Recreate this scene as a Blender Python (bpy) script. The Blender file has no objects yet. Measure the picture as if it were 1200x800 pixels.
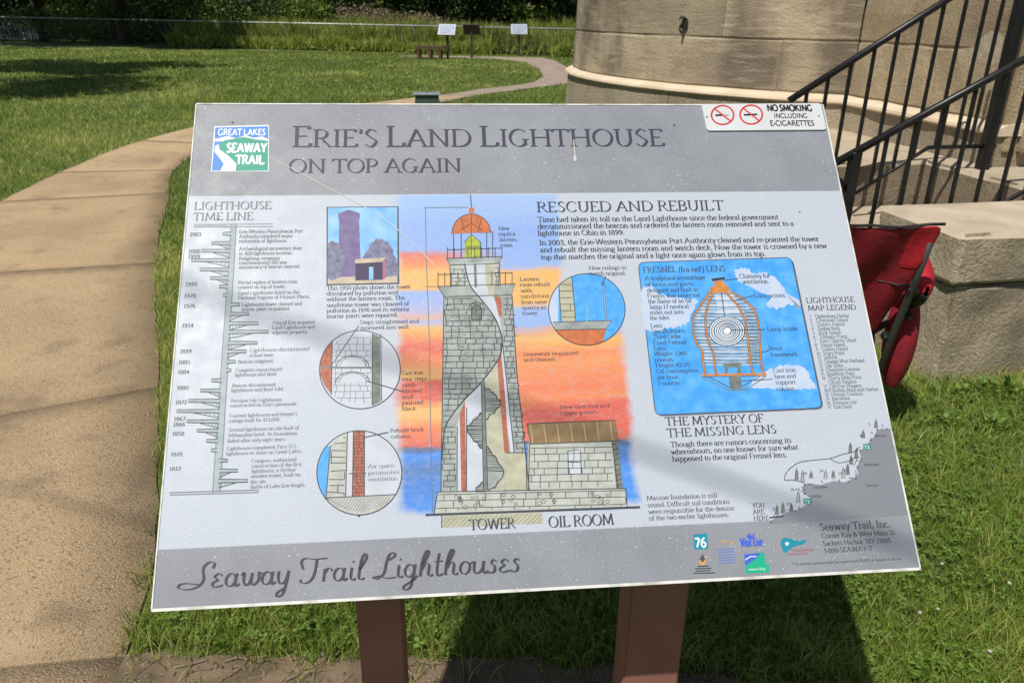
import bpy, bmesh, math, random
import numpy as np
from mathutils import Vector, Matrix, Euler
from math import sin, cos, pi, radians, atan, atan2, hypot, sqrt

sc = bpy.context.scene
COL = sc.collection
rnd = random.Random(7)
rng = np.random.default_rng(11)

# ------------------------------------------------------------------ camera
F_PX, HZ, ROLL, CAM_H = 920.0, 14.0, radians(0.73), 1.6      # focal length and horizon height read off the 1200 px wide photograph
pitch = atan((400 - HZ) / F_PX)
fwd = Vector((0, cos(pitch), -sin(pitch)))
rt0 = Vector((1, 0, 0)); up0 = Vector((0, sin(pitch), cos(pitch)))
rt = rt0 * cos(ROLL) + up0 * sin(ROLL); up = up0 * cos(ROLL) - rt0 * sin(ROLL)
cam_d = bpy.data.cameras.new('camera'); cam = bpy.data.objects.new('camera', cam_d); COL.objects.link(cam)
cam.matrix_world = Matrix(((rt.x, up.x, -fwd.x, 0), (rt.y, up.y, -fwd.y, 0), (rt.z, up.z, -fwd.z, CAM_H), (0, 0, 0, 1)))
cam_d.sensor_width = 36; cam_d.lens = F_PX / 1200 * 36
cam_d.clip_start = 0.02; cam_d.clip_end = 1000
cam_d.dof.use_dof = True; cam_d.dof.focus_distance = 1.3; cam_d.dof.aperture_fstop = 13
sc.camera = cam

# ------------------------------------------------------------------ light
SUN = Vector((-0.35, -0.50, 1.0)).normalized()               # towards the sun
elev = math.asin(SUN.z)
w = bpy.data.worlds.new('World'); sc.world = w; w.use_nodes = True
nt = w.node_tree; nt.nodes.clear()
sky = nt.nodes.new('ShaderNodeTexSky'); sky.sky_type = 'NISHITA'; sky.sun_disc = False
sky.sun_elevation = elev; sky.sun_rotation = atan2(SUN.x, SUN.y)
bg = nt.nodes.new('ShaderNodeBackground'); bg.inputs[1].default_value = 0.062
wo = nt.nodes.new('ShaderNodeOutputWorld')
nt.links.new(sky.outputs[0], bg.inputs[0]); nt.links.new(bg.outputs[0], wo.inputs[0])
sl = bpy.data.lights.new('sun', 'SUN'); sl.energy = 4.7; sl.angle = radians(0.53); sl.color = (1.0, 0.95, 0.87)
so = bpy.data.objects.new('sun', sl); COL.objects.link(so)
so.rotation_euler = SUN.to_track_quat('Z', 'Y').to_euler(); so.location = (-3, -4, 12)
sc.view_settings.view_transform = 'Standard'; sc.view_settings.look = 'None'
sc.view_settings.exposure = 0.0; sc.view_settings.gamma = 1.0

# ------------------------------------------------------------------ helpers
def tag(o, label=None, cat=None, group=None, kind=None):
    if label: o['label'] = label
    if cat: o['category'] = cat
    if group: o['group'] = group
    if kind: o['kind'] = kind
    return o
def empty(name, loc=(0, 0, 0), rz=0, parent=None):
    o = bpy.data.objects.new(name, None); COL.objects.link(o); o.location = loc; o.rotation_euler = (0, 0, rz); o.parent = parent
    o.empty_display_size = 0.1
    return o
def link(name, me, parent=None, loc=None, rot=None):
    o = bpy.data.objects.new(name, me); COL.objects.link(o); o.parent = parent
    if loc is not None: o.location = loc
    if rot is not None: o.rotation_euler = rot
    return o
def copy_tree(o, parent=None):
    c = o.copy(); COL.objects.link(c); c.parent = parent
    for ch in list(o.children): copy_tree(ch, c)
    return c

def mat(name, col, rough=0.8, col2=None, nscale=5.0, ndetail=6, bump=0.0, bscale=60.0, metal=0.0, spec=0.5, coords='Object', extra=None, stretch=(1, 1, 1), lo=0.35, hi=0.65):
    m = bpy.data.materials.new(name); m.use_nodes = True
    t = m.node_tree; N = t.nodes; L = t.links
    b = N['Principled BSDF']; b.inputs['Roughness'].default_value = rough; b.inputs['Metallic'].default_value = metal
    b.inputs['Specular IOR Level'].default_value = spec
    b.inputs['Base Color'].default_value = (*col, 1)
    if col2 is not None or bump:
        tc = N.new('ShaderNodeTexCoord'); mp = N.new('ShaderNodeMapping'); mp.inputs['Scale'].default_value = stretch
        L.new(tc.outputs[coords], mp.inputs[0])
    if col2 is not None:
        n = N.new('ShaderNodeTexNoise'); n.inputs['Scale'].default_value = nscale; n.inputs['Detail'].default_value = ndetail
        L.new(mp.outputs[0], n.inputs['Vector'])
        r = N.new('ShaderNodeMapRange'); r.inputs[1].default_value = lo; r.inputs[2].default_value = hi
        L.new(n.outputs[0], r.inputs[0])
        mx = N.new('ShaderNodeMix'); mx.data_type = 'RGBA'
        mx.inputs[6].default_value = (*col, 1); mx.inputs[7].default_value = (*col2, 1)
        L.new(r.outputs[0], mx.inputs[0]); L.new(mx.outputs[2], b.inputs['Base Color'])
        m['_mix'] = mx.name
    if bump:
        n2 = N.new('ShaderNodeTexNoise'); n2.inputs['Scale'].default_value = bscale; n2.inputs['Detail'].default_value = 8
        n2.inputs['Roughness'].default_value = 0.65
        L.new(mp.outputs[0], n2.inputs['Vector'])
        bp = N.new('ShaderNodeBump'); bp.inputs['Strength'].default_value = min(1, bump); bp.inputs['Distance'].default_value = 0.02
        L.new(n2.outputs[0], bp.inputs['Height']); L.new(bp.outputs[0], b.inputs['Normal'])
    return m
def objvar(m, lo=.8, hi=1.15):
    """each piece cut from slightly different stone"""
    t = m.node_tree; N = t.nodes; L = t.links; b = N['Principled BSDF']; src = b.inputs['Base Color'].links[0].from_socket
    oi = N.new('ShaderNodeObjectInfo'); r = N.new('ShaderNodeMapRange'); r.inputs[3].default_value = lo; r.inputs[4].default_value = hi; L.new(oi.outputs['Random'], r.inputs[0])
    v = N.new('ShaderNodeHueSaturation'); L.new(r.outputs[0], v.inputs['Value']); L.new(src, v.inputs['Color']); L.new(v.outputs[0], b.inputs['Base Color']); return m
def mixin(m, col, scale, lo, hi, stretch=(1, 1, 1), tex='noise', detail=5, amount=1.0):
    """lay one more irregular stain over a material's colour"""
    t = m.node_tree; N = t.nodes; L = t.links; b = N['Principled BSDF']
    src = b.inputs['Base Color'].links[0].from_socket if b.inputs['Base Color'].links else None
    tc = N.new('ShaderNodeTexCoord'); mp = N.new('ShaderNodeMapping'); mp.inputs['Scale'].default_value = stretch
    mp.inputs['Location'].default_value = (scale * .37, 3.1, 1.7)
    L.new(tc.outputs['Object'], mp.inputs[0])
    if tex == 'noise':
        n = N.new('ShaderNodeTexNoise'); n.inputs['Scale'].default_value = scale; n.inputs['Detail'].default_value = detail
        L.new(mp.outputs[0], n.inputs['Vector']); val = n.outputs[0]
    else:
        n = N.new('ShaderNodeTexVoronoi'); n.inputs['Scale'].default_value = scale
        L.new(mp.outputs[0], n.inputs['Vector']); val = n.outputs['Distance']
    r = N.new('ShaderNodeMapRange'); r.inputs[1].default_value = lo; r.inputs[2].default_value = hi; r.inputs[4].default_value = amount
    L.new(val, r.inputs[0])
    mx = N.new('ShaderNodeMix'); mx.data_type = 'RGBA'
    if src: L.new(src, mx.inputs[6])
    else: mx.inputs[6].default_value = b.inputs['Base Color'].default_value
    mx.inputs[7].default_value = (*col, 1); L.new(r.outputs[0], mx.inputs[0]); L.new(mx.outputs[2], b.inputs['Base Color'])
    return m

def mesh_np(name, V, Fs, mats, smooth=False, midx=None):
    """V (n,3), Fs (m,k) equal-sized faces"""
    me = bpy.data.meshes.new(name); V = np.asarray(V, np.float32); Fs = np.asarray(Fs, np.int32); m_, k = Fs.shape
    me.vertices.add(len(V)); me.vertices.foreach_set('co', V.ravel())
    me.loops.add(m_ * k); me.loops.foreach_set('vertex_index', Fs.ravel())
    me.polygons.add(m_); me.polygons.foreach_set('loop_start', np.arange(0, m_ * k, k, dtype=np.int32))
    me.polygons.foreach_set('loop_total', np.full(m_, k, np.int32))
    if midx is not None: me.polygons.foreach_set('material_index', np.asarray(midx, np.int32))
    for mm in (mats if isinstance(mats, (list, tuple)) else [mats]): me.materials.append(mm)
    me.update(calc_edges=True)
    if smooth: me.polygons.foreach_set('use_smooth', np.ones(m_, bool))
    return me
def bm_mesh(name, bm, m, smooth=False):
    me = bpy.data.meshes.new(name); bmesh.ops.recalc_face_normals(bm, faces=bm.faces); bm.to_mesh(me); bm.free()
    for mm in (m if isinstance(m, (list, tuple)) else [m]): me.materials.append(mm)
    if smooth:
        for p in me.polygons: p.use_smooth = True
    return me
def box(bm, c, s, rot=None, bevel=0.0, seg=1, jit=0.0):
    r = bmesh.ops.create_cube(bm, size=1.0); vs = r['verts']
    for v in vs: v.co = Vector((v.co.x * s[0], v.co.y * s[1], v.co.z * s[2]))
    if bevel:
        es = list({e for v in vs for e in v.link_edges})
        rr = bmesh.ops.bevel(bm, geom=es, offset=bevel, segments=seg, affect='EDGES'); vs = list({v for f in rr['faces'] for v in f.verts} | {v for v in vs if v.is_valid})
    if jit:
        for v in vs: v.co += Vector((rnd.uniform(-jit, jit), rnd.uniform(-jit, jit), rnd.uniform(-jit, jit)))
    M = (rot.to_matrix().to_4x4() if rot is not None else Matrix())
    for v in vs: v.co = M @ v.co + Vector(c)
    return vs
def tube(bm, pts, r, n=8, cap=True):
    """pts list of points; r number or list"""
    pts = [Vector(p) for p in pts]; rs = r if isinstance(r, (list, tuple)) else [r] * len(pts); rings = []
    prev = None
    for i, p in enumerate(pts):
        d = (pts[min(i + 1, len(pts) - 1)] - pts[max(i - 1, 0)]).normalized()
        a = prev if prev is not None else (Vector((0, 0, 1)) if abs(d.z) < .9 else Vector((1, 0, 0)))
        x = (a - d * a.dot(d)).normalized(); y = d.cross(x); prev = x
        rings.append([bm.verts.new(p + (x * cos(2 * pi * k / n) + y * sin(2 * pi * k / n)) * rs[i]) for k in range(n)])
    for a, b in zip(rings, rings[1:]):
        for k in range(n): bm.faces.new((a[k], a[(k + 1) % n], b[(k + 1) % n], b[k]))
    if cap: bm.faces.new(rings[0][::-1]); bm.faces.new(rings[-1])
def obj_box(name, c, s, m, parent=None, rot=None, bevel=0.0, jit=0.0, seg=1):
    bm = bmesh.new(); box(bm, c, s, rot, bevel, seg, jit); return link(name, bm_mesh(name, bm, m), parent)
def obj_tube(name, pts, r, m, parent=None, n=8):
    bm = bmesh.new(); tube(bm, pts, r, n); return link(name, bm_mesh(name, bm, m, True), parent)
# ------------------------------------------------------------------ lettering: pen strokes drawn as ribbons (cap height = 1)
X = .67
def crom(pts, n=5):
    P = [pts[0]] + list(pts) + [pts[-1]]; out = []
    for i in range(1, len(P) - 2):
        p0, p1, p2, p3 = P[i - 1:i + 3]
        for k in range(n):
            t = k / n
            out.append(tuple(.5 * ((2 * p1[j]) + (-p0[j] + p2[j]) * t + (2 * p0[j] - 5 * p1[j] + 4 * p2[j] - p3[j]) * t * t + (-p0[j] + 3 * p1[j] - 3 * p2[j] + p3[j]) * t ** 3) for j in (0, 1)))
    out.append(tuple(pts[-1])); return out
def arc(cx, cy, rx, ry, a0, a1, st=24):
    n = max(2, int(abs(a1 - a0) / st) + 1)
    return [(cx + rx * cos(radians(a0 + (a1 - a0) * i / n)), cy + ry * sin(radians(a0 + (a1 - a0) * i / n))) for i in range(n + 1)]
def V(x, y0, y1, s='bt'): return [('l', [(x, y0), (x, y1)])] + ([('s', x, y0 + .018)] if 'b' in s else []) + ([('s', x, y1 - .018)] if 't' in s else []) + ([('s', x - .05, y1 - .03, .055)] if 'f' in s else [])
def Ln(*p): return [('l', list(p))]
def A_(*a): return [('l', arc(*a))]
def S_(x, y, w=.13): return [('s', x, y, w)]
def C_(*p): return [('l', crom(p))]
def dot(x, y, r=.08): return [('d', x, y, r)]
G = {
'A': (1.02, Ln((.1, 0), (.5, 1)) + Ln((.5, 1), (.92, 0)) + Ln((.25, .36), (.77, .36)) + S_(.1, .02) + S_(.92, .02)),
'B': (.82, V(.18, 0, 1) + A_(.36, .76, .3, .24, 90, -90) + A_(.36, .27, .36, .27, 90, -90) + Ln((.18, .98), (.36, .99)) + Ln((.18, .52), (.36, .53)) + Ln((.18, .02), (.36, .01))),
'C': (.96, A_(.53, .5, .44, .5, 40, 320) + S_(.86, .8, .03)),
'D': (1.06, V(.18, 0, 1) + A_(.46, .5, .48, .49, 90, -90) + Ln((.18, .985), (.46, .99)) + Ln((.18, .015), (.46, .01))),
'E': (.8, V(.18, 0, 1) + Ln((.18, .98), (.66, .98)) + Ln((.18, .52), (.58, .52)) + Ln((.18, .02), (.7, .02)) + Ln((.66, .98), (.66, .84)) + Ln((.7, .02), (.73, .18))),
'F': (.75, V(.18, 0, 1) + Ln((.18, .98), (.66, .98)) + Ln((.18, .52), (.56, .52)) + Ln((.66, .98), (.66, .84))),
'G': (1.03, A_(.53, .5, .44, .5, 45, 300) + V(.83, .05, .42, 't') + A_(.6, .3, .23, .28, -20, -90)),
'H': (1.12, V(.2, 0, 1) + V(.92, 0, 1) + Ln((.2, .52), (.92, .52))),
'I': (.44, V(.22, 0, 1)),
'J': (.45, V(.26, -.05, 1, 't') + A_(.08, -.05, .18, .15, 0, -90)),
'K': (.98, V(.18, 0, 1) + Ln((.78, 1), (.2, .48)) + Ln((.36, .6), (.88, 0)) + S_(.78, .98) + S_(.88, .02)),
'L': (.8, V(.18, 0, 1) + Ln((.18, .02), (.7, .02)) + Ln((.7, .02), (.73, .2))),
'M': (1.3, Ln((.16, 0), (.24, 1)) + Ln((.24, 1), (.66, .1)) + Ln((.66, .1), (1.04, 1)) + Ln((1.04, 1), (1.14, 0)) + S_(.15, .02) + S_(1.15, .02) + S_(.2, .98, .08) + S_(1.08, .98, .08)),
'N': (1.12, Ln((.2, 0), (.2, 1)) + Ln((.18, 1), (.92, 0)) + Ln((.92, 0), (.92, 1)) + S_(.2, .02) + S_(.92, .98) + S_(.14, .98, .09)),
'O': (1.08, A_(.54, .5, .46, .5, 0, 360)),
'P': (.8, V(.18, 0, 1) + A_(.36, .72, .34, .27, 90, -90) + Ln((.18, .98), (.36, .99)) + Ln((.2, .46), (.36, .45))),
'Q': (1.08, A_(.54, .5, .46, .5, 0, 360) + C_((.5, .05), (.7, -.15), (1.0, -.2))),
'R': (.92, V(.18, 0, 1) + A_(.36, .74, .32, .25, 90, -90) + Ln((.18, .98), (.36, .99)) + Ln((.2, .49), (.4, .49)) + Ln((.42, .5), (.84, 0)) + S_(.84, .02, .08)),
'S': (.72, C_((.6, .86), (.36, 1.0), (.13, .78), (.34, .54), (.6, .3), (.36, 0), (.08, .14))),
'T': (.86, V(.43, 0, 1, 'b') + Ln((.04, .98), (.82, .98)) + Ln((.04, .98), (.03, .84)) + Ln((.82, .98), (.83, .84))),
'U': (1.05, V(.2, .34, 1, 't') + A_(.52, .36, .32, .36, 180, 360) + V(.84, .3, 1, 't')),
'V': (1.0, Ln((.1, 1), (.52, 0)) + Ln((.52, 0), (.9, 1)) + S_(.1, .98) + S_(.9, .98)),
'W': (1.38, Ln((.1, 1), (.4, 0)) + Ln((.4, 0), (.7, 1)) + Ln((.7, 1), (1.0, 0)) + Ln((1.0, 0), (1.28, 1)) + S_(.1, .98) + S_(1.28, .98)),
'X': (.95, Ln((.12, 1), (.84, 0)) + Ln((.84, 1), (.12, 0)) + S_(.12, .02) + S_(.84, .02) + S_(.12, .98) + S_(.84, .98)),
'Y': (.92, Ln((.08, 1), (.46, .48)) + Ln((.84, 1), (.46, .48)) + V(.46, 0, .5, 'b') + S_(.08, .98) + S_(.84, .98)),
'Z': (.85, Ln((.1, .98), (.76, .98)) + Ln((.76, .98), (.08, .02)) + Ln((.08, .02), (.78, .02))),
'a': (.62, V(.45, .05, .45, '') + A_(.27, .45, .18, .21, 0, 155) + A_(.26, .19, .19, .19, 30, 330) + Ln((.45, .05), (.56, .02))),
'b': (.72, V(.13, .05, 1.05, 'f') + A_(.37, .33, .25, .33, -180, 180)),
'c': (.58, A_(.33, .33, .27, .33, 50, 315)),
'd': (.72, V(.57, 0, 1.05, 'f') + A_(.33, .33, .25, .33, 0, 360) + S_(.6, .02, .06)),
'e': (.6, A_(.32, .33, .26, .33, 0, 315) + Ln((.07, .35), (.57, .35))),
'f': (.42, V(.18, 0, .85, 'b') + A_(.36, .85, .18, .2, 180, 55) + Ln((.03, .63), (.36, .63))),
'g': (.64, A_(.29, .44, .2, .22, 0, 360) + A_(.3, -.12, .25, .17, 0, 360) + C_((.2, .24), (.12, .14), (.3, .06)) + Ln((.42, .6), (.58, .63))),
'h': (.74, V(.15, 0, 1.05, 'fb') + A_(.37, .42, .21, .24, 180, 0) + V(.58, 0, .42, 'b')),
'i': (.36, V(.18, 0, .66, 'fb') + dot(.17, .9)),
'j': (.34, V(.18, -.1, .66, 'f') + A_(.02, -.1, .16, .2, 0, -90) + dot(.17, .9)),
'k': (.7, V(.15, 0, 1.05, 'fb') + Ln((.52, .64), (.16, .32)) + Ln((.26, .42), (.62, 0)) + S_(.52, .64, .08) + S_(.62, .02, .07)),
'l': (.36, V(.18, 0, 1.05, 'fb')),
'm': (1.1, V(.15, 0, .66, 'fb') + A_(.34, .42, .19, .24, 180, 0) + V(.53, 0, .42, 'b') + A_(.72, .42, .19, .24, 180, 0) + V(.92, 0, .42, 'b')),
'n': (.74, V(.15, 0, .66, 'fb') + A_(.36, .42, .21, .24, 180, 0) + V(.58, 0, .42, 'b')),
'o': (.66, A_(.33, .33, .27, .33, 0, 360)),
'p': (.72, V(.15, -.33, .66, 'fb') + A_(.38, .33, .25, .33, -180, 180)),
'q': (.72, V(.57, -.33, .66, 'b') + A_(.33, .33, .25, .33, 0, 360)),
'r': (.5, V(.15, 0, .66, 'fb') + C_((.16, .45), (.26, .62), (.44, .62))),
's': (.52, C_((.4, .55), (.26, .67), (.1, .52), (.25, .36), (.41, .18), (.24, 0), (.06, .1))),
't': (.42, V(.17, .1, .85, '') + A_(.29, .12, .12, .12, 180, 300) + Ln((.03, .63), (.36, .63))),
'u': (.74, V(.16, .2, .66, 'f') + A_(.36, .2, .2, .2, 180, 350) + V(.58, 0, .66, 'f') + S_(.62, .02, .06)),
'v': (.66, Ln((.08, .66), (.34, 0)) + Ln((.34, 0), (.58, .66)) + S_(.08, .64, .09) + S_(.58, .64, .09)),
'w': (1.0, Ln((.08, .66), (.3, 0)) + Ln((.3, 0), (.5, .62)) + Ln((.5, .62), (.7, 0)) + Ln((.7, 0), (.92, .66)) + S_(.08, .64, .09) + S_(.92, .64, .09)),
'x': (.64, Ln((.1, .66), (.54, 0)) + Ln((.54, .66), (.1, 0)) + S_(.1, .02, .09) + S_(.54, .02, .09) + S_(.1, .64, .09) + S_(.54, .64, .09)),
'y': (.66, Ln((.08, .66), (.34, 0)) + Ln((.6, .66), (.24, -.3)) + S_(.08, .64, .09) + S_(.6, .64, .09)),
'z': (.58, Ln((.08, .64), (.5, .64)) + Ln((.5, .64), (.06, .02)) + Ln((.06, .02), (.52, .02))),
'0': (.7, A_(.35, .45, .26, .46, 0, 360)),
'1': (.5, V(.27, 0, .92, 'b') + Ln((.27, .92), (.12, .8))),
'2': (.68, C_((.1, .7), (.3, .92), (.53, .7), (.35, .35), (.08, .03)) + Ln((.08, .03), (.6, .03))),
'3': (.66, C_((.1, .78), (.3, .92), (.5, .72), (.3, .5), (.54, .26), (.3, 0), (.06, .1))),
'4': (.7, Ln((.46, 0), (.46, .92)) + Ln((.46, .92), (.06, .28)) + Ln((.06, .28), (.64, .28))),
'5': (.66, Ln((.16, .9), (.54, .9)) + Ln((.16, .9), (.14, .52)) + C_((.14, .52), (.4, .56), (.55, .28), (.34, 0), (.06, .08))),
'6': (.68, C_((.54, .92), (.22, .7), (.1, .3), (.34, 0), (.57, .28), (.36, .52), (.12, .36))),
'7': (.64, Ln((.08, .88), (.58, .88)) + Ln((.58, .88), (.22, 0))),
'8': (.68, A_(.34, .68, .2, .23, 0, 360) + A_(.34, .23, .25, .24, 0, 360)),
'9': (.68, C_((.14, 0), (.46, .2), (.58, .62), (.34, .92), (.11, .64), (.32, .4), (.56, .56))),
'.': (.28, dot(.13, .07, .095)), ',': (.28, dot(.13, .07, .095) + Ln((.15, .04), (.07, -.14))),
"'": (.24, Ln((.12, 1.0), (.1, .74))), '-': (.42, Ln((.05, .29), (.35, .29)) + Ln((.05, .335), (.35, .335)) + Ln((.05, .38), (.35, .38))), '"': (.36, Ln((.1, 1), (.09, .78)) + Ln((.24, 1), (.23, .78))),
':': (.28, dot(.13, .07, .095) + dot(.13, .5, .095)), '(': (.36, A_(.42, .35, .3, .7, 125, 235)), ')': (.36, A_(-.06, .35, .3, .7, 55, -55)),
'$': (.66, C_((.52, .74), (.3, .86), (.12, .68), (.3, .46), (.5, .24), (.3, .02), (.08, .14)) + Ln((.3, -.1), (.3, .98))),
'&': (1.0, C_((.85, .5), (.6, .05), (.3, 0), (.12, .22), (.4, .5), (.55, .75), (.4, .95), (.26, .78), (.45, .4), (.85, 0))),
'/': (.5, Ln((.05, -.1), (.42, 1.0))), ' ': (.34, []),
}
SCRIPT = {
'S': (1.02, C_((.98, .74), (1.02, .92), (.86, 1.0), (.66, .9), (.58, .72), (.64, .5), (.68, .3), (.56, .1), (.3, -.02), (-.05, -.04), (-.3, .04), (-.26, .16), (-.02, .2), (.3, .16), (.5, .14))),
'T': (.80, C_((-.02, .52), (-.14, .8), (.0, .95), (.4, .9), (.95, .92)) + C_((.5, .92), (.5, .5), (.42, .15), (.22, -.02), (-.02, .0), (-.08, .12))),
'L': (.88, C_((.52, .72), (.74, .86), (.72, 1.0), (.52, .94), (.42, .6), (.36, .2), (.1, .0), (-.12, .04)) + C_((-.12, .04), (.2, .1), (.5, .0), (.9, .02))),
'e': (.55, C_((.42, .42), (.26, .52), (.1, .4), (.24, .28), (.06, .15), (.16, 0), (.5, .06))),
'a': (.66, A_(.24, .25, .2, .25, 0, 360) + C_((.46, .5), (.44, .2), (.48, 0), (.64, .08))),
'w': (.84, C_((.0, .4), (.1, .5), (.12, .2), (.24, 0), (.4, .15), (.44, .48)) + C_((.44, .48), (.44, .15), (.56, 0), (.74, .2), (.72, .5), (.86, .42))),
'y': (.66, C_((.04, .5), (.06, .2), (.18, 0), (.38, .12), (.46, .5)) + C_((.46, .5), (.42, 0), (.34, -.4), (.12, -.5), (.1, -.36), (.34, -.2))),
'r': (.48, C_((.1, 0), (.1, .5)) + C_((.1, .3), (.22, .5), (.36, .48), (.42, .4))),
'i': (.34, C_((.1, .5), (.1, .12), (.2, 0), (.32, .06)) + dot(.14, .72, .05)),
'l': (.38, C_((.1, .4), (.34, .85), (.26, 1.02), (.14, .8), (.1, .15), (.2, 0), (.36, .06))),
'g': (.64, A_(.24, .25, .2, .25, 0, 360) + C_((.46, .5), (.42, 0), (.34, -.4), (.12, -.5), (.06, -.36), (.4, -.15), (.6, .04))),
'h': (.66, C_((.08, 0), (.1, .5), (.22, .95), (.34, 1.02), (.34, .85), (.12, .4)) + C_((.1, .25), (.26, .5), (.42, .44), (.42, .1), (.52, 0), (.64, .06))),
't': (.42, C_((.16, .9), (.12, .3), (.18, 0), (.4, .06)) + Ln((-.02, .55), (.36, .58))),
'o': (.6, A_(.26, .25, .21, .25, 0, 360) + C_((.3, .5), (.42, .42), (.6, .46))),
'u': (.68, C_((.06, .5), (.06, .15), (.18, 0), (.4, .14), (.46, .5)) + C_((.46, .5), (.46, .12), (.54, 0), (.68, .08))),
's': (.46, C_((.34, .44), (.22, .52), (.12, .4), (.28, .24), (.26, .04), (.06, .0), (.0, .08)) ),
' ': (.42, []),
}
# the print sits in the plane of the panel; the four corners as read off the photograph give its plane coordinates
PW, PH = 1.140, 0.8387
def homog(src, dst):
    A = []; b = []
    for (x, y), (u, v) in zip(src, dst):
        A.append([x, y, 1, 0, 0, 0, -u * x, -u * y]); b.append(u); A.append([0, 0, 0, x, y, 1, -v * x, -v * y]); b.append(v)
    return np.append(np.linalg.solve(np.array(A, float), b), 1).reshape(3, 3)
HM = homog([(177, 718), (1083, 669), (966, 123), (229, 121)], [(0, 0), (PW, 0), (PW, PH), (0, PH)])
def Q(x, y):
    q = HM @ np.array((x, y, 1.0)); return (q[0] / q[2], q[1] / q[2])

class Print:
    """flat print: polygons and ribbons in panel coordinates, each a hair above the last, gathered into one mesh"""
    def __init__(s, base=0.0004): s.v = []; s.f = []; s.m = []; s.mats = []; s.z = base; s.k = 0
    def mi(s, m):
        if m not in s.mats: s.mats.append(m)
        return s.mats.index(m)
    def raw(s, pts, m, z=None):
        z = s.z + (s.k % 40) * 8e-7 if z is None else z
        i = len(s.v); s.v += [(p[0], p[1], z) for p in pts]; s.f.append(tuple(range(i, i + len(pts)))); s.m.append(s.mi(m))
    def ribbon(s, pts, ws, m):
        n = len(pts); s.k += 1; L = []; R = []
        for i in range(n):
            a = pts[max(i - 1, 0)]; b = pts[min(i + 1, n - 1)]; dx, dy = b[0] - a[0], b[1] - a[1]; d = hypot(dx, dy) or 1
            nx, ny = -dy / d, dx / d; w = ws[i] / 2
            L.append((pts[i][0] + nx * w, pts[i][1] + ny * w)); R.append((pts[i][0] - nx * w, pts[i][1] - ny * w))
        for i in range(n - 1): s.raw([R[i], R[i + 1], L[i + 1], L[i]], m)
    # photo coordinates below
    def poly(s, pts, m, up=0):
        s.k += 1; P = [Q(*p) for p in pts]
        ar = sum(P[i][0] * P[(i + 1) % len(P)][1] - P[(i + 1) % len(P)][0] * P[i][1] for i in range(len(P)))
        s.raw(P if ar > 0 else P[::-1], m, s.z + up * 4e-5 if up else None)
    def line(s, pts, w, m):
        P = [Q(*p) for p in pts]; s.ribbon(P, [w * .00128] * len(P), m)
    def circle(s, cx, cy, rx, ry, w, m, n=40, a0=0, a1=360):
        s.line([(cx + rx * cos(radians(a0 + (a1 - a0) * i / n)), cy + ry * sin(radians(a0 + (a1 - a0) * i / n))) for i in range(n + 1)], w, m)
    def lift(s, n=1): s.z += 4e-5 * n; return s
    def text(s, t, x0, y0, x1, cap, m, font=None, mono=False, bold=1.0, slant=0.0, small=None):
        font = font or G
        u0, v0 = Q(x0, y0); capm = Q(x0, y0 - cap)[1] - v0
        # right end on the same level of the panel
        yy = y0
        for _ in range(12): yy += (Q(x1, yy)[1] - v0) * 700
        u1 = Q(x1, yy)[0]
        sc_ = lambda ch: (capm if (small is None or ch[1]) else capm * small)
        seq = []
        if small is None: seq = [(c, 1) for c in t]
        else:
            first = True
            for c in t: seq.append((c, first)); first = (c == ' ')
        kern = {'A': -.02}
        tot = sum(font[c][0] * sc_((c, f)) * (.9 if mono else 1) for c, f in seq)
        kx = (u1 - u0) / tot; x = u0
        T, th = (.17 * bold, .042 * bold) if not mono else (.14 * bold, .14 * bold)
        for c, f in seq:
            z = sc_((c, f)); adv, items = font[c]
            if mono: adv *= .9
            for it in items:
                if it[0] == 'l':
                    pts = [(x + (p[0] * (.9 if mono else 1) + slant * p[1]) * z * kx, v0 + p[1] * z) for p in it[1]]
                    ws = []
                    for i in range(len(pts)):
                        a = pts[max(i - 1, 0)]; b = pts[min(i + 1, len(pts) - 1)]
                        an = atan2(b[1] - a[1], b[0] - a[0]); ws.append((th + (T - th) * abs(sin(an - radians(-18))) ** 1.3) * z)
                    s.ribbon(pts, ws, m)
                elif it[0] == 's' and not mono:
                    wd = it[3] * 1.25 if len(it) > 3 else .165
                    s.ribbon([(x + (it[1] - wd + slant * it[2]) * z * kx, v0 + it[2] * z), (x + (it[1] + wd + slant * it[2]) * z * kx, v0 + it[2] * z)], [.062 * bold * z] * 2, m)
                elif it[0] == 'd':
                    s.k += 1
                    s.raw([(x + (it[1] + slant * it[2]) * z * kx + it[3] * z * cos(a), v0 + it[2] * z + it[3] * z * sin(a)) for a in [2 * pi * i / 7 for i in range(7)]], m)
            x += adv * z * kx
        return s
    def build(s, name, parent, label=None):
        me = bpy.data.meshes.new(name); me.from_pydata(s.v, [], s.f)
        for m in s.mats: me.materials.append(m)
        me.polygons.foreach_set('material_index', s.m); me.update()
        o = link(name, me, parent)
        if label: o['label'] = label
        return o
def inside(p, poly):
    x, y = p; c = False; n = len(poly); j = n - 1
    for i in range(n):
        xi, yi = poly[i]; xj, yj = poly[j]
        if (yi > y) != (yj > y) and x < (xj - xi) * (y - yi) / (yj - yi) + xi: c = not c
        j = i
    return c
# ------------------------------------------------------------------ the information sign
TILT = radians(48.5); AZ = radians(5.634)
u_ax = Vector((cos(AZ), sin(AZ), 0)); v_ax = Vector((-sin(AZ) * cos(TILT), cos(AZ) * cos(TILT), sin(TILT)))
BL = Vector((-0.502, 0.8666, 0.8182))
sign = empty('information_sign', (BL.x, BL.y, 0), AZ)
tag(sign, 'slanted grey interpretive panel about the land lighthouse on two brown posts in the foreground', 'sign')

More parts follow.
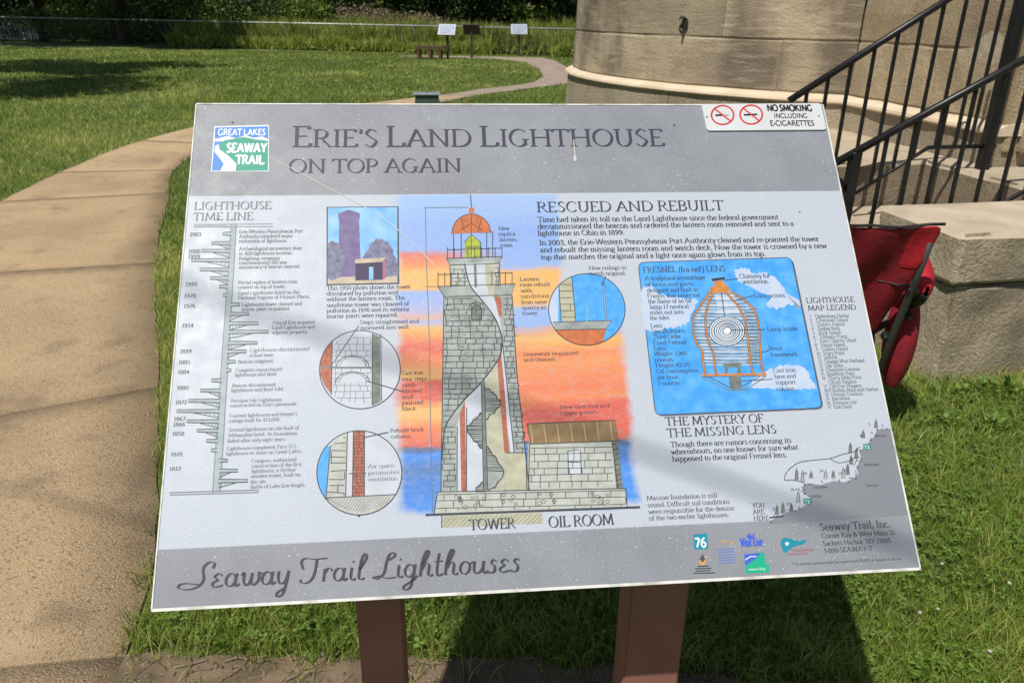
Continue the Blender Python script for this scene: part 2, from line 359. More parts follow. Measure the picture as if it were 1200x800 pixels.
def panel_material():
    m = bpy.data.materials.new('printed_laminate'); m.use_nodes = True; t = m.node_tree; N = t.nodes; L = t.links
    b = N['Principled BSDF']; b.inputs['Roughness'].default_value = .38; b.inputs['Specular IOR Level'].default_value = .22
    tc = N.new('ShaderNodeTexCoord'); sep = N.new('ShaderNodeSeparateXYZ'); L.new(tc.outputs['Object'], sep.inputs[0])
    def math_(op, a, c=None, clamp=False):
        n = N.new('ShaderNodeMath'); n.operation = op; n.use_clamp = clamp
        for i, q in enumerate((a, c)):
            if q is None: continue
            if isinstance(q, (int, float)): n.inputs[i].default_value = q
            else: L.new(q, n.inputs[i])
        return n.outputs[0]
    def noise(scale, detail=4, stretch=(1, 1, 1), rough=.55):
        mp = N.new('ShaderNodeMapping'); mp.inputs['Scale'].default_value = stretch; L.new(tc.outputs['Object'], mp.inputs[0])
        n = N.new('ShaderNodeTexNoise'); n.inputs['Scale'].default_value = scale; n.inputs['Detail'].default_value = detail; n.inputs['Roughness'].default_value = rough
        L.new(mp.outputs[0], n.inputs['Vector']); return n.outputs[0]
    def step(x, lo, hi, a=0., c=1.):
        r = N.new('ShaderNodeMapRange'); r.inputs[1].default_value = lo; r.inputs[2].default_value = hi; r.inputs[3].default_value = a; r.inputs[4].default_value = c
        L.new(x, r.inputs[0]); return r.outputs[0]
    def mix(f, a, c):
        n = N.new('ShaderNodeMix'); n.data_type = 'RGBA'
        if isinstance(f, float): n.inputs[0].default_value = f
        else: L.new(f, n.inputs[0])
        for i, q in ((6, a), (7, c)):
            if isinstance(q, tuple): n.inputs[i].default_value = (*q, 1)
            else: L.new(q, n.inputs[i])
        return n.outputs[2]
    x, y = sep.outputs[0], sep.outputs[1]
    PALE = (.44, .485, .56); GREY = (.200, .210, .240)
    yh = Q(600, 227)[1]; yf = Q(500, 630)[1]
    head = step(y, yh - .0008, yh + .0008); foot = step(y, yf + .0008, yf - .0008)
    band = math_('MAXIMUM', head, foot)
    col = mix(band, PALE, GREY)
    # faded paper: broad mottling
    col = mix(step(noise(6, 5), .3, .75, 0, .22), col, (.56, .59, .64))
    col = mix(math_('MULTIPLY', step(noise(420, 2), .45, .75, 0, .35), 1.0), col, (.30, .32, .36))
    # sunset wash behind the drawing of the tower
    wob = math_('MULTIPLY', math_('SUBTRACT', noise(9, 5, (.5, 2.2, 1)), .5), .055)
    yy = math_('ADD', y, wob)
    y0 = Q(600, 600)[1]; y1 = Q(600, 236)[1]
    t01 = math_('DIVIDE', math_('SUBTRACT', yy, y0), (y1 - y0), True)
    def ramp(stops):
        r = N.new('ShaderNodeValToRGB'); L.new(t01, r.inputs[0]); el = r.color_ramp.elements
        el[0].position = stops[0][0]; el[0].color = (*stops[0][1], 1); el[1].position = stops[-1][0]; el[1].color = (*stops[-1][1], 1)
        for p, c in stops[1:-1]: e = el.new(p); e.color = (*c, 1)
        return r.outputs[0]
    f = lambda py: (Q(600, py)[1] - y0) / (y1 - y0)
    BLU = (.016, .21, .70); SKY = (.22, .36, .70); YEL = (.70, .38, .07); ORG = (.70, .19, .035); RED = (.60, .07, .02); LIL = (.34, .37, .62); PUR = (.05, .07, .17)
    left = ramp([(0, BLU), (f(560), (.02, .16, .55)), (f(545), (.04, .14, .36)), (f(535), (.02, .17, .56)), (f(526), BLU), (f(521), PUR), (f(517), RED), (f(500), ORG), (f(486), YEL), (f(474), YEL), (f(468), RED), (f(446), RED), (f(440), YEL), (f(425), ORG), (f(412), RED), (f(402), (.66, .16, .04)), (f(385), YEL), (f(374), LIL), (f(366), (.62, .32, .2)), (f(358), LIL), (f(344), SKY), (f(338), YEL), (f(318), YEL), (f(308), ORG), (f(300), (.6, .14, .08)), (f(293), SKY), (f(262), SKY), (1, (.26, .42, .72))])
    right = ramp([(0, BLU), (f(560), BLU), (f(545), (.02, .14, .5)), (f(524), (.03, .17, .5)), (f(519), PUR), (f(514), (.62, .13, .05)), (f(500), RED), (f(482), RED), (f(470), ORG), (f(455), (.68, .15, .03)), (f(440), ORG), (f(425), (.70, .24, .05)), (f(412), ORG), (f(398), YEL), (f(391), (.62, .3, .15)), (f(384), SKY), (f(364), (.26, .38, .68)), (f(358), YEL), (f(330), YEL), (f(316), YEL), (f(309), SKY), (f(270), (.20, .34, .70)), (1, (.28, .42, .70))])
    xm = Q(560, 400)[0]
    wash = mix(step(x, xm - .06, xm + .06), left, right)
    wash = mix(step(noise(70, 6, (1, 1.6, 1), .7), .47, .78, 0, .34), wash, PALE)
    wash = mix(.13, wash, PALE)
    e1 = math_('MULTIPLY', math_('SUBTRACT', noise(22, 4), .5), .03)
    xx = math_('ADD', x, e1)
    ye = math_('ADD', y, e1)
    xl = Q(466, 420)[0]
    m1 = step(xx, xl - .006, xl + .010)
    # right rim steps outward below the round railing vignette
    xr_top = Q(664, 330)[0]; xr_bot = Q(733, 420)[0]; ystep = Q(700, 378)[1]
    xr = step(ye, ystep - .004, ystep + .004, xr_bot + .004, xr_top)
    rr = step(math_('SUBTRACT', xr, xx), -.002, .012)
    bt = step(ye, Q(600, 600)[1] - .004, Q(600, 600)[1] + .008)
    tp = step(y, yh, yh - .004)
    mask = math_('MULTIPLY', math_('MULTIPLY', m1, rr), math_('MULTIPLY', bt, tp))
    col = mix(mask, col, wash)
    # weathering: pin-prick white spots in drifts, sparse dark pits
    def specks(scale, keep, rad, dens):
        v = N.new('ShaderNodeTexVoronoi'); v.inputs['Scale'].default_value = scale; L.new(tc.outputs['Object'], v.inputs['Vector'])
        s1 = N.new('ShaderNodeSeparateColor'); L.new(v.outputs['Color'], s1.inputs[0])
        d = step(v.outputs['Distance'], rad, rad * .6)
        k = step(math_('ADD', s1.outputs[0], dens), keep, keep + .02)
        return math_('MULTIPLY', d, k)
    drift = step(noise(9, 4), .38, .62, -.22, .09)
    bandw = math_('ADD', drift, math_('MULTIPLY', band, .12))
    col = mix(math_('MULTIPLY', specks(300, .85, .23, bandw), .65), col, (.72, .74, .78))
    col = mix(math_('MULTIPLY', specks(170, .955, .17, bandw), .8), col, (.80, .82, .85))
    col = mix(math_('MULTIPLY', specks(46, .985, .06, 0.), .8), col, (.05, .05, .05))
    L.new(col, b.inputs['Base Color'])
    L.new(step(noise(30, 6), .3, .7, .34, .5), b.inputs['Roughness'])
    bp = N.new('ShaderNodeBump'); bp.inputs['Strength'].default_value = .12; bp.inputs['Distance'].default_value = .002
    L.new(noise(260, 3), bp.inputs['Height']); L.new(bp.outputs[0], b.inputs['Normal'])
    return m
M_panel = panel_material()
M_edge = mat('panel_edge_white', (.62, .62, .58), .6, (.30, .29, .25), 40, bump=.1)
M_back = mat('panel_back_brown', (.10, .05, .04), .6)
bm = bmesh.new(); T = .009
vs = box(bm, (PW / 2, PH / 2, -T / 2), (PW, PH, T), bevel=.0012)
for f_ in bm.faces:
    f_.normal_update()
    f_.material_index = 0 if (f_.normal.z > .9) else (2 if f_.normal.z < -.9 else 1)
bm.normal_update()
me = bpy.data.meshes.new('panel'); bm.to_mesh(me); bm.free()
for mm in (M_panel, M_edge, M_back): me.materials.append(mm)
panel = link('panel', me, sign, (0, 0, BL.z), (TILT, 0, 0))

ink = lambda n, c, r=.42: mat('ink_' + n, c, r, spec=.18)
K_ink = ink('charcoal', (.055, .06, .075)); T_ink = ink('title_grey', (.055, .057, .082)); D_ink = ink('drawing_line', (.045, .05, .055)); F_ink = ink('faded_line', (.16, .18, .21))
B_ink = ink('footer_dark', (.055, .055, .072)); W_ink = ink('white', (.68, .70, .74)); Y_ink = ink('yellow', (.70, .42, .08))
def wash_m(n, c, c2, s=60, lo=.3, hi=.7): return mat('wash_' + n, c, .45, c2, s, 6, lo=lo, hi=hi, spec=.18)
STONE = wash_m('stone', (.37, .40, .39), (.22, .25, .24), 45); STONE2 = wash_m('pale_stone', (.47, .49, .46), (.36, .38, .34), 60); TAN = wash_m('tan', (.46, .46, .35), (.34, .34, .25), 50)
BRICK = wash_m('brick', (.30, .075, .04), (.42, .17, .12), 160); WHITE = wash_m('pale', (.52, .55, .62), (.44, .47, .53), 30); BLUE = wash_m('blue', (.055, .29, .72), (.10, .38, .76), 90)
ORANGE = wash_m('orange', (.60, .17, .06), (.36, .13, .07), 90); LENSG = wash_m('lens_green', (.42, .48, .08), (.24, .30, .05), 120); BROWN = wash_m('brown', (.28, .20, .10), (.20, .13, .07), 50); DARKG = wash_m('dark_hatch', (.12, .14, .13), (.20, .23, .21), 90)
CLOUD = wash_m('cloud', (.50, .55, .64), (.38, .49, .70), 40); MAPG = wash_m('map_grey', (.200, .210, .240), (.215, .225, .255), 14); GLASS = wash_m('lens_glass', (.36, .50, .66), (.16, .32, .52), 70)

def lines(name, rows, m=None, label=None, **kw):
    p = Print(.0004)
    for r in rows: p.text(r[4], r[0], r[1], r[2], r[3] * (.9 if r[3] < 8 else .96), m or K_ink, **kw)
    return p.build(name, panel, label)
def blocks(p, poly, x0, x1, y0, y1, dy, dx, m, w=.8, slope=0.0, wob=.4):
    """coursed masonry inked inside a polygon"""
    y = y0; r = 0
    def seg(a, b):
        n = max(2, int(hypot(b[0] - a[0], b[1] - a[1]) / 1.6)); cur = []
        for i in range(n + 1):
            q = (a[0] + (b[0] - a[0]) * i / n, a[1] + (b[1] - a[1]) * i / n)
            if inside(q, poly): cur.append(q)
            else:
                if len(cur) > 1: p.line([cur[0], cur[-1]], w, m)
                cur = []
        if len(cur) > 1: p.line([cur[0], cur[-1]], w, m)
    while y < y1:
        h = dy * rnd.uniform(.85, 1.15)
        seg((x0, y + rnd.uniform(-wob, wob)), (x1, y + slope * (x1 - x0) + rnd.uniform(-wob, wob)))
        x = x0 + rnd.uniform(0, dx)
        while x < x1:
            yb = y + slope * (x - x0); seg((x, yb), (x + rnd.uniform(-.4, .4), yb + h)); x += dx * rnd.uniform(.6, 1.45)
        y += h
def hatch(p, poly, m, dx=3, ang=60, w=.6):
    xs = [q[0] for q in poly]; ys = [q[1] for q in poly]; L_ = max(xs) - min(xs) + max(ys) - min(ys); c = cos(radians(ang)); s = sin(radians(ang)); n = int(L_ / dx)
    cx, cy = (min(xs) + max(xs)) / 2, (min(ys) + max(ys)) / 2
    for k in range(-n, n):
        ox, oy = cx - s * k * dx, cy + c * k * dx; cur = []
        for i in range(-60, 61):
            q = (ox + c * i * L_ / 120, oy + s * i * L_ / 120)
            if inside(q, poly): cur.append(q)
        if len(cur) > 2: p.line([cur[0], cur[-1]], w, m)
ell = lambda cx, cy, rx, ry, n=44, a0=0, a1=360: [(cx + rx * cos(radians(a0 + (a1 - a0) * i / n)), cy + ry * sin(radians(a0 + (a1 - a0) * i / n))) for i in range(n + (0 if a1 - a0 == 360 else 1))]

# ---- title, headings, body
p = Print(.0004); p.text("ERIE'S LAND LIGHTHOUSE", 342, 172.5, 781, 24.5, T_ink, small=.84, bold=.95)
p.build('title_lettering', panel, 'large small-caps title line')
lines('subtitle_lettering', [(338, 203, 542, 17, 'ON TOP AGAIN')], T_ink, bold=.95)
lines('heading', [(227, 246, 318, 9.5, 'LIGHTHOUSE'), (226, 258.5, 297, 9.5, 'TIME LINE')], ink('faded', (.14, .15, .17)), 'faded heading of the time line', bold=.9)
lines('heading', [(630, 249, 850, 12.5, 'RESCUED AND REBUILT')], None, 'dark heading above the rebuilding story')
lines('heading', [(782, 499.5, 898, 10.5, 'THE MYSTERY OF'), (784, 513, 913, 10.5, 'THE MISSING LENS')], None, 'two-line heading about the missing lens')
lines('heading', [(947, 355.5, 1004, 6.8, 'LIGHTHOUSE'), (949, 364.5, 1006, 6.8, 'MAP LEGEND')], None, 'small heading of the map legend')
lines('body_text', [(631, 260.5, 914, 6.6, 'Time had taken its toll on the Land Lighthouse since the federal government'), (631, 268.5, 932, 6.6, 'decommissioned the beacon and ordered the lantern room removed and sent to a'), (631, 276.5, 733, 6.6, 'lighthouse in Ohio in 1899.'),
 (633, 287.5, 962, 6.6, 'In 2003, the Erie-Western Pennsylvania Port Authority cleaned and re-pointed the tower'), (634, 296, 971, 6.6, 'and rebuilt the missing lantern room and watch deck. Now the tower is crowned by a new'), (635, 304.5, 899, 6.6, 'top that matches the original and a light once again glows from its top.')], bold=1.2)
lines('body_text', [(788, 524.5, 930, 6.8, 'Though there are rumors concerning its'), (788.5, 533, 938, 6.8, 'whereabouts, no one knows for sure what'), (790, 541.5, 925, 6.8, 'happened to the original Fresnel lens.')], bold=1.2)
lines('body_text', [(760, 587, 843, 5.8, 'Massive foundation is still'), (761, 595, 858, 5.8, 'sound. Difficult soil conditions'), (762, 603, 863, 5.8, 'were responsible for the demise'), (763, 610.5, 857, 5.8, 'of the two earlier lighthouses.')])
lines('caption', [(552, 622, 606, 13, 'TOWER')], None, 'label under the drawn tower')
lines('caption', [(645, 619, 722, 13.5, 'OIL ROOM')], None, 'label under the drawn oil room')
lines('caption', [(383, 340, 482, 5.2, 'This 1950 photo shows the tower'), (383, 346.5, 467, 5.2, 'discolored by pollution and'), (383, 353, 475, 5.2, 'without the lantern room. The'), (383, 360, 480, 5.2, 'sandstone tower was cleaned of'), (383, 366.5, 481, 5.2, 'pollution in 1976 and its exterior'), (383, 373, 467, 5.2, 'mortar joints were repaired.')])
small = [(585, 270, 598, 'New'), (585, 276.5, 605, 'replica'), (586, 283, 607, 'lantern'), (587, 289.5, 603, 'room.'),
 (610, 329.5, 633, 'Lantern'), (610, 336, 646, 'room rebuilt'), (611, 343, 625, 'with'), (611, 349.5, 645, 'sandstone'), (612, 356.5, 642, 'from same'), (613, 363, 641, 'quarry as'), (613, 369.5, 633, 'tower.'),
 (691, 316.5, 735, 'New railings to'), (691, 323, 735, 'match original.'), (614, 417.5, 679, 'Stonework re-pointed'), (615, 424, 653, 'and cleaned.'), (658, 479.5, 716, 'New slate roof and'), (658, 486.5, 703, 'copper gutters.'),
 (422, 380, 492, 'Steps straightened and'), (423, 386.5, 481, 'mortared into wall.'), (471, 439.5, 497, 'Cast iron'), (471, 446.5, 502, 'stair steps'), (472, 453.5, 489, 'sand-'), (472, 460.5, 495, 'blasted'), (472, 467.5, 485, 'and'), (472, 474.5, 497, 'painted'), (472, 481.5, 490, 'black.'),
 (458, 507, 498, 'Rebuilt brick'), (459, 514, 484, 'column.'), (432, 549, 463, 'Air space'), (432, 557, 470, 'promotes'), (432, 564.5, 469, 'ventilation.')]
lines('annotation', [(a, b, c, 4.8, t) for a, b, c, t in small])
fres = [(757, 329, 828, 'A sculptural assemblage'), (758, 336, 815, 'of brass and glass,'), (760, 343, 820, 'designed and built in'), (760, 349.5, 822, 'France, that projected'), (761, 356, 812, 'the flame of an oil'), (763, 362.5, 809, 'lamp 17 nautical'), (763, 369, 803, 'miles out into'), (763, 375.5, 787, 'the lake.'), (764, 384.5, 778, 'Lens'), (765, 391, 805, 'Specifications:'), (767, 397.5, 800, 'Third Order'), (767, 404.5, 806, 'Fixed Fresnel'), (768, 411, 783, 'Lens.'), (768, 417.5, 807, 'Weight: 1,985'), (769, 424.5, 792, 'pounds.'), (770, 431, 812, 'Height: 62.05"'), (771, 438, 821, 'Oil consumption'), (772, 445, 798, 'per hour:'), (773, 452, 800, '7 ounces.'),
 (868, 326.5, 904, 'Chimney for'), (872, 333, 903, 'ventilation.'), (885, 349.5, 922, 'Glass prisms'), (901, 388.5, 937, 'Lamp inside'), (903, 411, 919, 'Brass'), (905, 418.5, 938, 'framework.'), (908, 437, 935, 'Cast iron'), (910, 444, 935, 'base and'), (911, 451, 935, 'support'), (912, 458.5, 935, 'column.')]
p = Print(.0006)
for a, b, c, t in fres: p.text(t, a, b, c, 4.9, K_ink)
p.text("FRESNEL (fra nel') LENS", 755, 320, 852, 6.6, K_ink); p.build('annotation', panel, 'notes round the lens picture')
tl = [(280, 273.5, 355, 'Erie-Western Pennsylvania Port'), (280, 279, 343, 'Authority completed major'), (280, 284.5, 337, 'restoration of lighthouse.'), (280, 293.5, 354, 'Archaeological excavations done'), (280, 299, 343, 'in 1818 lighthouse location.'), (280, 305, 328, 'Relighting ceremony'), (280, 310, 337, 'commemorated 100 year'), (280, 315, 352, 'anniversary of beacon removal.'),
 (279, 333, 349, 'Partial replica of lantern room'), (279, 338.5, 335, 'created on top of tower.'), (279, 345.5, 351, 'Land Lighthouse listed on the'), (279, 351, 364, 'National Register of Historic Places.'), (283, 359, 354, 'Lighthouse tower cleaned and'), (283, 364.5, 340, 'mortar joints re-pointed.'), (320, 380.5, 369, 'City of Erie acquired'), (319, 386, 370, 'Land Lighthouse and'), (319, 391.5, 361, 'adjacent property.'),
 (293, 412.5, 363, 'Lighthouse discontinued'), (293, 418.5, 321, 'a final time.'), (279, 426, 321, 'Beacon relighted.'), (276, 436, 331, 'Congress repurchased'), (275, 441.5, 325, 'lighthouse and land.'), (272, 454, 324, 'Beacon discontinued,'), (271, 459.5, 333, 'lighthouse and land sold.'), (271, 472, 331, 'Presque Isle Lighthouse'), (270, 477.5, 349, "constructed on Erie's peninsula."),
 (269, 489.5, 349, "Current lighthouse and keeper's"), (268, 495.5, 329, 'cottage built for $33,000.'), (268, 506, 351, 'Second lighthouse on site built of'), (268, 512.5, 349, 'Milwaukee brick. Its foundation'), (267, 519, 336, 'failed after only eight years.'), (266, 528, 349, 'Lighthouse completed. First U.S.'), (265, 534, 355, 'lighthouse to shine on Great Lakes.'), (295, 542.5, 348, 'Congress authorized'), (295, 548.5, 354, 'construction of the first'), (295, 554.5, 347, 'lighthouse, a 20-foot'), (294, 560.5, 353, 'wooden tower, built on'), (294, 567, 313, 'this site.'), (294, 573, 359, 'Battle of Lake Erie fought.')]
lines('timeline_text', [(a, b, c, 4.5, t) for a, b, c, t in tl], F_ink, bold=1.1)
lines('timeline_years', [(x, y, x + 14, 5.4, t) for x, y, t in [(222, 277, '2003'), (220.5, 297, '2000'), (220, 303, '1999'), (217, 335.5, '1991'), (215.5, 349, '1978'), (215, 361, '1976'), (213, 384, '1934'), (210.5, 414, '1899'), (209, 427, '1885'), (208, 438.5, '1884'), (207, 457, '1880'), (205.5, 474, '1872'), (203.5, 493.5, '1867'), (203, 500, '1866'), (202, 511, '1858'), (200, 535, '1818'), (198.5, 552, '1812')]], None, 'column of years')
leg = ['Ogdensburg Harbor', 'Crossover Island', 'Sisters Island', 'Sunken Rock', 'Rock Island', 'Tibbetts Point', 'East Charity Shoal', 'Horse Island', 'Galloo Island', 'Stony Point', 'Selkirk', 'Oswego West Pierhead', 'Old Sodus', 'Charlotte-Genesee', 'Braddock Point', 'Thirty Mile Point', 'Olcott Replica', 'Old Fort Niagara', 'Buffalo Main and Harbor', 'Historic Dunkirk', 'Barcelona', 'Presque Isle', 'Erie Land']
nums = [str(i) for i in range(1, 17)] + ['', '17', '18-23', '24', '25', '26', '27']; p = Print(.0004)
for i, (n_, t_) in enumerate(zip(nums, leg)):
    yb = 373 + i * 4.83; xa = 950.5 + i * 1.0; xt = xa + 7 + (2.5 if len(n_) > 2 else 0)
    if n_: p.text(n_, xa, yb, xa + (2.2 if len(n_) == 1 else 4.2 if len(n_) == 2 else 8), 4, F_ink)
    p.text(t_, xt, yb, xt + len(t_) * 2.35, 4.1, F_ink, bold=1.1)
p.build('legend_text', panel)
lines('address_text', [(964, 622.5, 1047, 9, 'Seaway Trail, Inc.')] , B_ink, 'larger line of the address')
lines('address_text', [(966, 631.5, 1053, 6.3, 'Corner Ray & West Main St.'), (967.5, 640.5, 1048, 6.3, 'Sackets Harbor, NY 13685'), (969, 648.8, 1026, 6.3, '1-800-SEAWAY-T'), (931, 663.5, 1061, 3.2, 'This exhibit made possible by a grant from PENN & Seaway Trail, Inc.')], B_ink)
p = Print(.0004); p.text('Seaway Trail Lighthouses', 218, 690.5, 613, 30, B_ink, font=SCRIPT, bold=.74, slant=.12); p.build('script_lettering', panel, 'large flowing script along the bottom band')

# ---- trail logo
p = Print(.0003); LB = ink('logo_blue', (.06, .22, .62)); LG = ink('logo_green', (.04, .30, .22))
def shape(pts, m, up=0): p.poly(pts, m, up)
shape([(251, 148), (315, 146.5), (315, 201), (247, 201)], W_ink)
p.lift(); shape([(252, 149.5), (314, 148), (314.3, 163), (307, 160), (297, 161.5), (287, 158.5), (277, 162), (266, 159.5), (251.4, 163)], LB)
shape([(251.2, 166), (262, 165.5), (252, 171), (251, 178), (257, 185), (262, 192), (258, 200), (248, 200)], LB)
shape([(263, 164.5), (272, 163), (285, 160.5), (300, 163.5), (314, 165), (314, 200), (276, 200.5), (277, 192), (268, 183), (257, 175), (256, 169)], LG)
p.lift(); p.text('GREAT LAKES', 255, 158.5, 311, 7.2, W_ink, mono=True, bold=1.25)
p.text('SEAWAY', 265, 178.5, 312.5, 10.5, W_ink, mono=True, bold=1.5); p.text('TRAIL', 276, 192.5, 309.5, 10.5, W_ink, mono=True, bold=1.5)
p.build('trail_logo', panel)

# ---- time line drawing of a spiral stair
p = Print(.0003); PIPE = wash_m('pipe', (.36, .43, .45), (.27, .33, .36), 60)
xc = lambda y: 274 + (y - 262) * (-20.5 / 316)
p.poly([(xc(262) - 3, 262), (xc(262) + 3, 262), (xc(578) + 5, 577), (xc(578) - 4, 578)], PIPE); p.lift()
p.line([(xc(262) - 3, 262), (xc(578) - 4, 578)], 1, F_ink); p.line([(xc(262) + 3, 262), (xc(578) + 5, 577)], 1, F_ink)
p.poly([(227, 263), (271, 264), (271, 267), (227, 265.5)], PIPE); p.line([(227, 263), (320, 262.5)], .9, F_ink); p.line([(227, 266), (320, 265.5)], .9, F_ink)
p.line([(199, 577.8), (303, 574.6)], 1.2, F_ink); p.line([(199, 580.5), (303, 577.4)], 1.2, F_ink); p.line([(303, 574.6), (303, 577.4)], 1, F_ink)
for (xe, y) in [(261, 274), (248, 285), (236, 294), (224, 305), (234, 316), (246, 326), (257, 336), (262, 346), (281, 357), (292, 368), (303, 379), (315, 389), (302, 402), (289, 412), (276, 424), (271, 434), (248, 446), (235, 458), (221, 470), (207, 482), (219, 494), (231, 505), (242, 517), (248, 528), (267, 540), (279, 552), (291, 564)]:
    c_ = xc(y); s_ = 1 if xe > c_ else -1; r_ = c_ + s_ * 2
    p.poly([(xe, y - 1.3), (r_, y - 2), (r_, y + 2.2), (xe, y + 1.5)] if s_ < 0 else [(r_, y - 2), (xe, y - 2.3), (xe, y + .8), (r_, y + 2.2)], PIPE); p.lift(.1)
    p.line([(r_, y - 2), (xe, y - 1.6), (xe, y + 1.4), (r_, y + 2.2)], 1.1, D_ink)
    L_ = abs(xe - r_)
    if L_ > 14:
        p.line([(xe - s_ * L_ * .35, y + 1.6), (r_, y + 8)], .9, D_ink)
        for k in range(5): xx_ = r_ + s_ * k * L_ * .1; p.line([(xx_, y + 2), (xx_ + s_ * 1.5, y + 7 - k * 1.2)], .7, F_ink)
p.build('timeline_drawing', panel)

# ---- lighthouse drawing
p = Print(.0003)
body = [(521, 345), (601, 343), (607, 440), (622, 574), (518, 577), (519, 520), (520, 420)]
p.poly(body, STONE)
p.poly([(514, 577), (735, 573), (737, 596), (510, 603)], STONE2)
p.poly([(519, 605), (637, 601), (638, 614), (519, 619)], TAN)
p.poly([(514, 336), (605, 333), (600, 346), (521, 348)], STONE); p.poly([(528, 310), (586, 308), (586, 336), (529, 337)], STONE2)
p.poly([(524, 303), (589, 301), (585, 309), (528, 311)], STONE)
p.poly(ell(553, 273, 22.5, 22, 24, 180, 360), ORANGE); p.poly([(550, 250), (556.5, 250), (556.5, 243.5), (550, 243.5)][::-1], ORANGE)
p.poly([(545.5, 302), (545, 284), (553, 275), (564, 284), (564.5, 302)], LENSG)
# oil room
p.poly([(619, 497), (722, 493), (727, 517), (623, 521)], BROWN); p.poly([(620, 521), (722, 518), (727, 573), (620, 576)], STONE2); p.poly([(719, 518), (726, 517), (732, 573), (724, 573)], DARKG)
p.poly([(667, 529), (682, 528), (683, 556), (668, 556)], WHITE)
p.lift()
# cut-away
cut = crom([(545, 309), (552, 335), (568, 355), (582, 375), (589, 395), (589, 406), (586, 420), (566, 448), (546, 468), (530, 488), (522, 505), (519, 540)], 4)
p.poly([(545, 309), (579, 307), (579, 346), (587, 372), (589, 395), (583, 377), (568, 356), (552, 335)], WHITE)
p.poly([(569, 309), (580, 307), (580, 346), (574, 346), (570, 330)], TAN)
p.poly([(580, 348), (588, 348), (589, 370), (586, 372)], BRICK)
p.poly([(590, 402), (594, 440), (604, 531), (600, 531), (591, 470), (588, 410)], WHITE)
p.poly([(588, 410), (592, 450), (598, 531), (592, 531), (587, 465), (584, 425)], BRICK)
p.poly([(584, 425), (587, 465), (592, 535), (592, 575), (536, 577), (537, 500), (546, 468), (566, 448)], WHITE)
p.poly([(584, 425), (587, 465), (593, 537), (593, 574), (570, 575), (568, 450)], TAN)
p.poly([(539, 488), (546, 470), (548, 577), (542, 577)], BRICK); p.poly([(536, 500), (540, 487), (542, 577), (537, 577)], WHITE)
p.poly([(593, 531), (618, 531), (619, 575), (594, 575)], TAN)
p.lift()
p.line(cut, 1.6, D_ink)
p.poly([(556, 309), (559, 309), (560, 337), (557, 337)], DARKG)
# spiral stair
for fan, side in (([(567, 455), (574, 456), (577, 460), (582, 463), (584, 468), (588, 471), (587, 477), (583, 479), (581, 484), (575, 486), (573, 491), (568, 494)], 1), ([(568, 482), (563, 486), (561, 490), (556, 492), (554, 497), (549, 500), (549, 507), (553, 511), (556, 516), (561, 519), (563, 524), (570, 528)], -1), ([(571, 522), (575, 527), (578, 533), (583, 537), (585, 543), (590, 548), (592, 554), (590, 561), (585, 565), (582, 571), (573, 575)], 1), ([(571, 562), (566, 566), (563, 570), (559, 573), (559, 576), (571, 576)], -1)):
    p.poly(fan if side < 0 else fan[::-1], STONE); p.line(fan, 1.3, D_ink)
    ys_ = [q[1] for q in fan]; y_ = min(ys_) + 2.5
    while y_ < max(ys_):
        far_ = [q[0] for q in [(a[0] + (b[0] - a[0]) * t, a[1] + (b[1] - a[1]) * t) for a, b in zip(fan, fan[1:]) for t in (0, .25, .5, .75)] if abs(q[1] - y_) < 2.5]
        if far_: p.line([(569 + (y_ - 450) * .02, y_ + rnd.uniform(-.4, .4)), ((max(far_) if side > 0 else min(far_)), y_ + rnd.uniform(-.8, .8))], rnd.uniform(.7, 1.3), D_ink)
        y_ += 2.3
for _ in range(420):   # pen texture on the masonry
    q = (rnd.uniform(520, 622), rnd.uniform(350, 575))
    if inside(q, [(521, 348), (560, 352), (584, 395), (580, 425), (530, 485), (522, 505), (519, 577), (520, 420)]) or inside(q, [(592, 350), (600, 348), (607, 440), (619, 528), (605, 528), (594, 440)]): p.line([q, (q[0] + rnd.uniform(2, 5), q[1] + rnd.uniform(-.5, .5))], .5, D_ink)
p.lift()
p.poly([(565, 447), (569, 447), (573, 575), (568, 575)], DARKG); p.line([(565, 447), (568, 575)], .9, D_ink); p.line([(569, 447), (573, 575)], .9, D_ink)
# masonry ink
leftb = [(521, 348)] + [(589 - 2, 395)] + [q for q in cut[14:]] + [(519, 577), (520, 420)]
bp_ = [(521, 348)] + [q for q in cut if q[1] > 348 and q[1] < 500] + [(535, 500), (536, 577), (519, 577)]
blocks(p, bp_, 519, 590, 350, 576, 6.4, 12, D_ink, .9, -.01)
blocks(p, [(590, 348), (601, 348), (607, 440), (621, 530), (605, 531), (594, 440), (590, 400)], 586, 622, 350, 531, 6.4, 9, D_ink, .9)
blocks(p, [(623, 522), (719, 519), (722, 572), (621, 575)], 622, 722, 526, 572, 8, 17, D_ink, .8, -.02)
blocks(p, [(514, 578), (735, 574), (736, 595), (511, 601)], 512, 736, 580, 600, 7.5, 22, D_ink, .8, -.02)
blocks(p, [(528, 312), (546, 312), (552, 334), (529, 336)], 528, 552, 316, 336, 5, 8, D_ink, .8); blocks(p, [(580, 310), (586, 310), (586, 336), (580, 336)], 579, 587, 314, 336, 5, 7, D_ink, .8)
for _ in range(34):
    cx_, cy_ = rnd.choice([(563, 588), (545, 589), (600, 587), (642, 586), (705, 583)]); cx_ += rnd.uniform(-10, 10); cy_ += rnd.uniform(-7, 7); r_ = rnd.uniform(1.5, 3)
    p.line([(cx_ + r_ * cos(a), cy_ + r_ * .8 * sin(a)) for a in [i * 1.05 + rnd.uniform(-.2, .2) for i in range(7)]], .6, D_ink)
for k in range(5): p.line([(522 + rnd.uniform(0, 60), 355 + k * 25 + rnd.uniform(0, 10))] * 2, .1, D_ink)
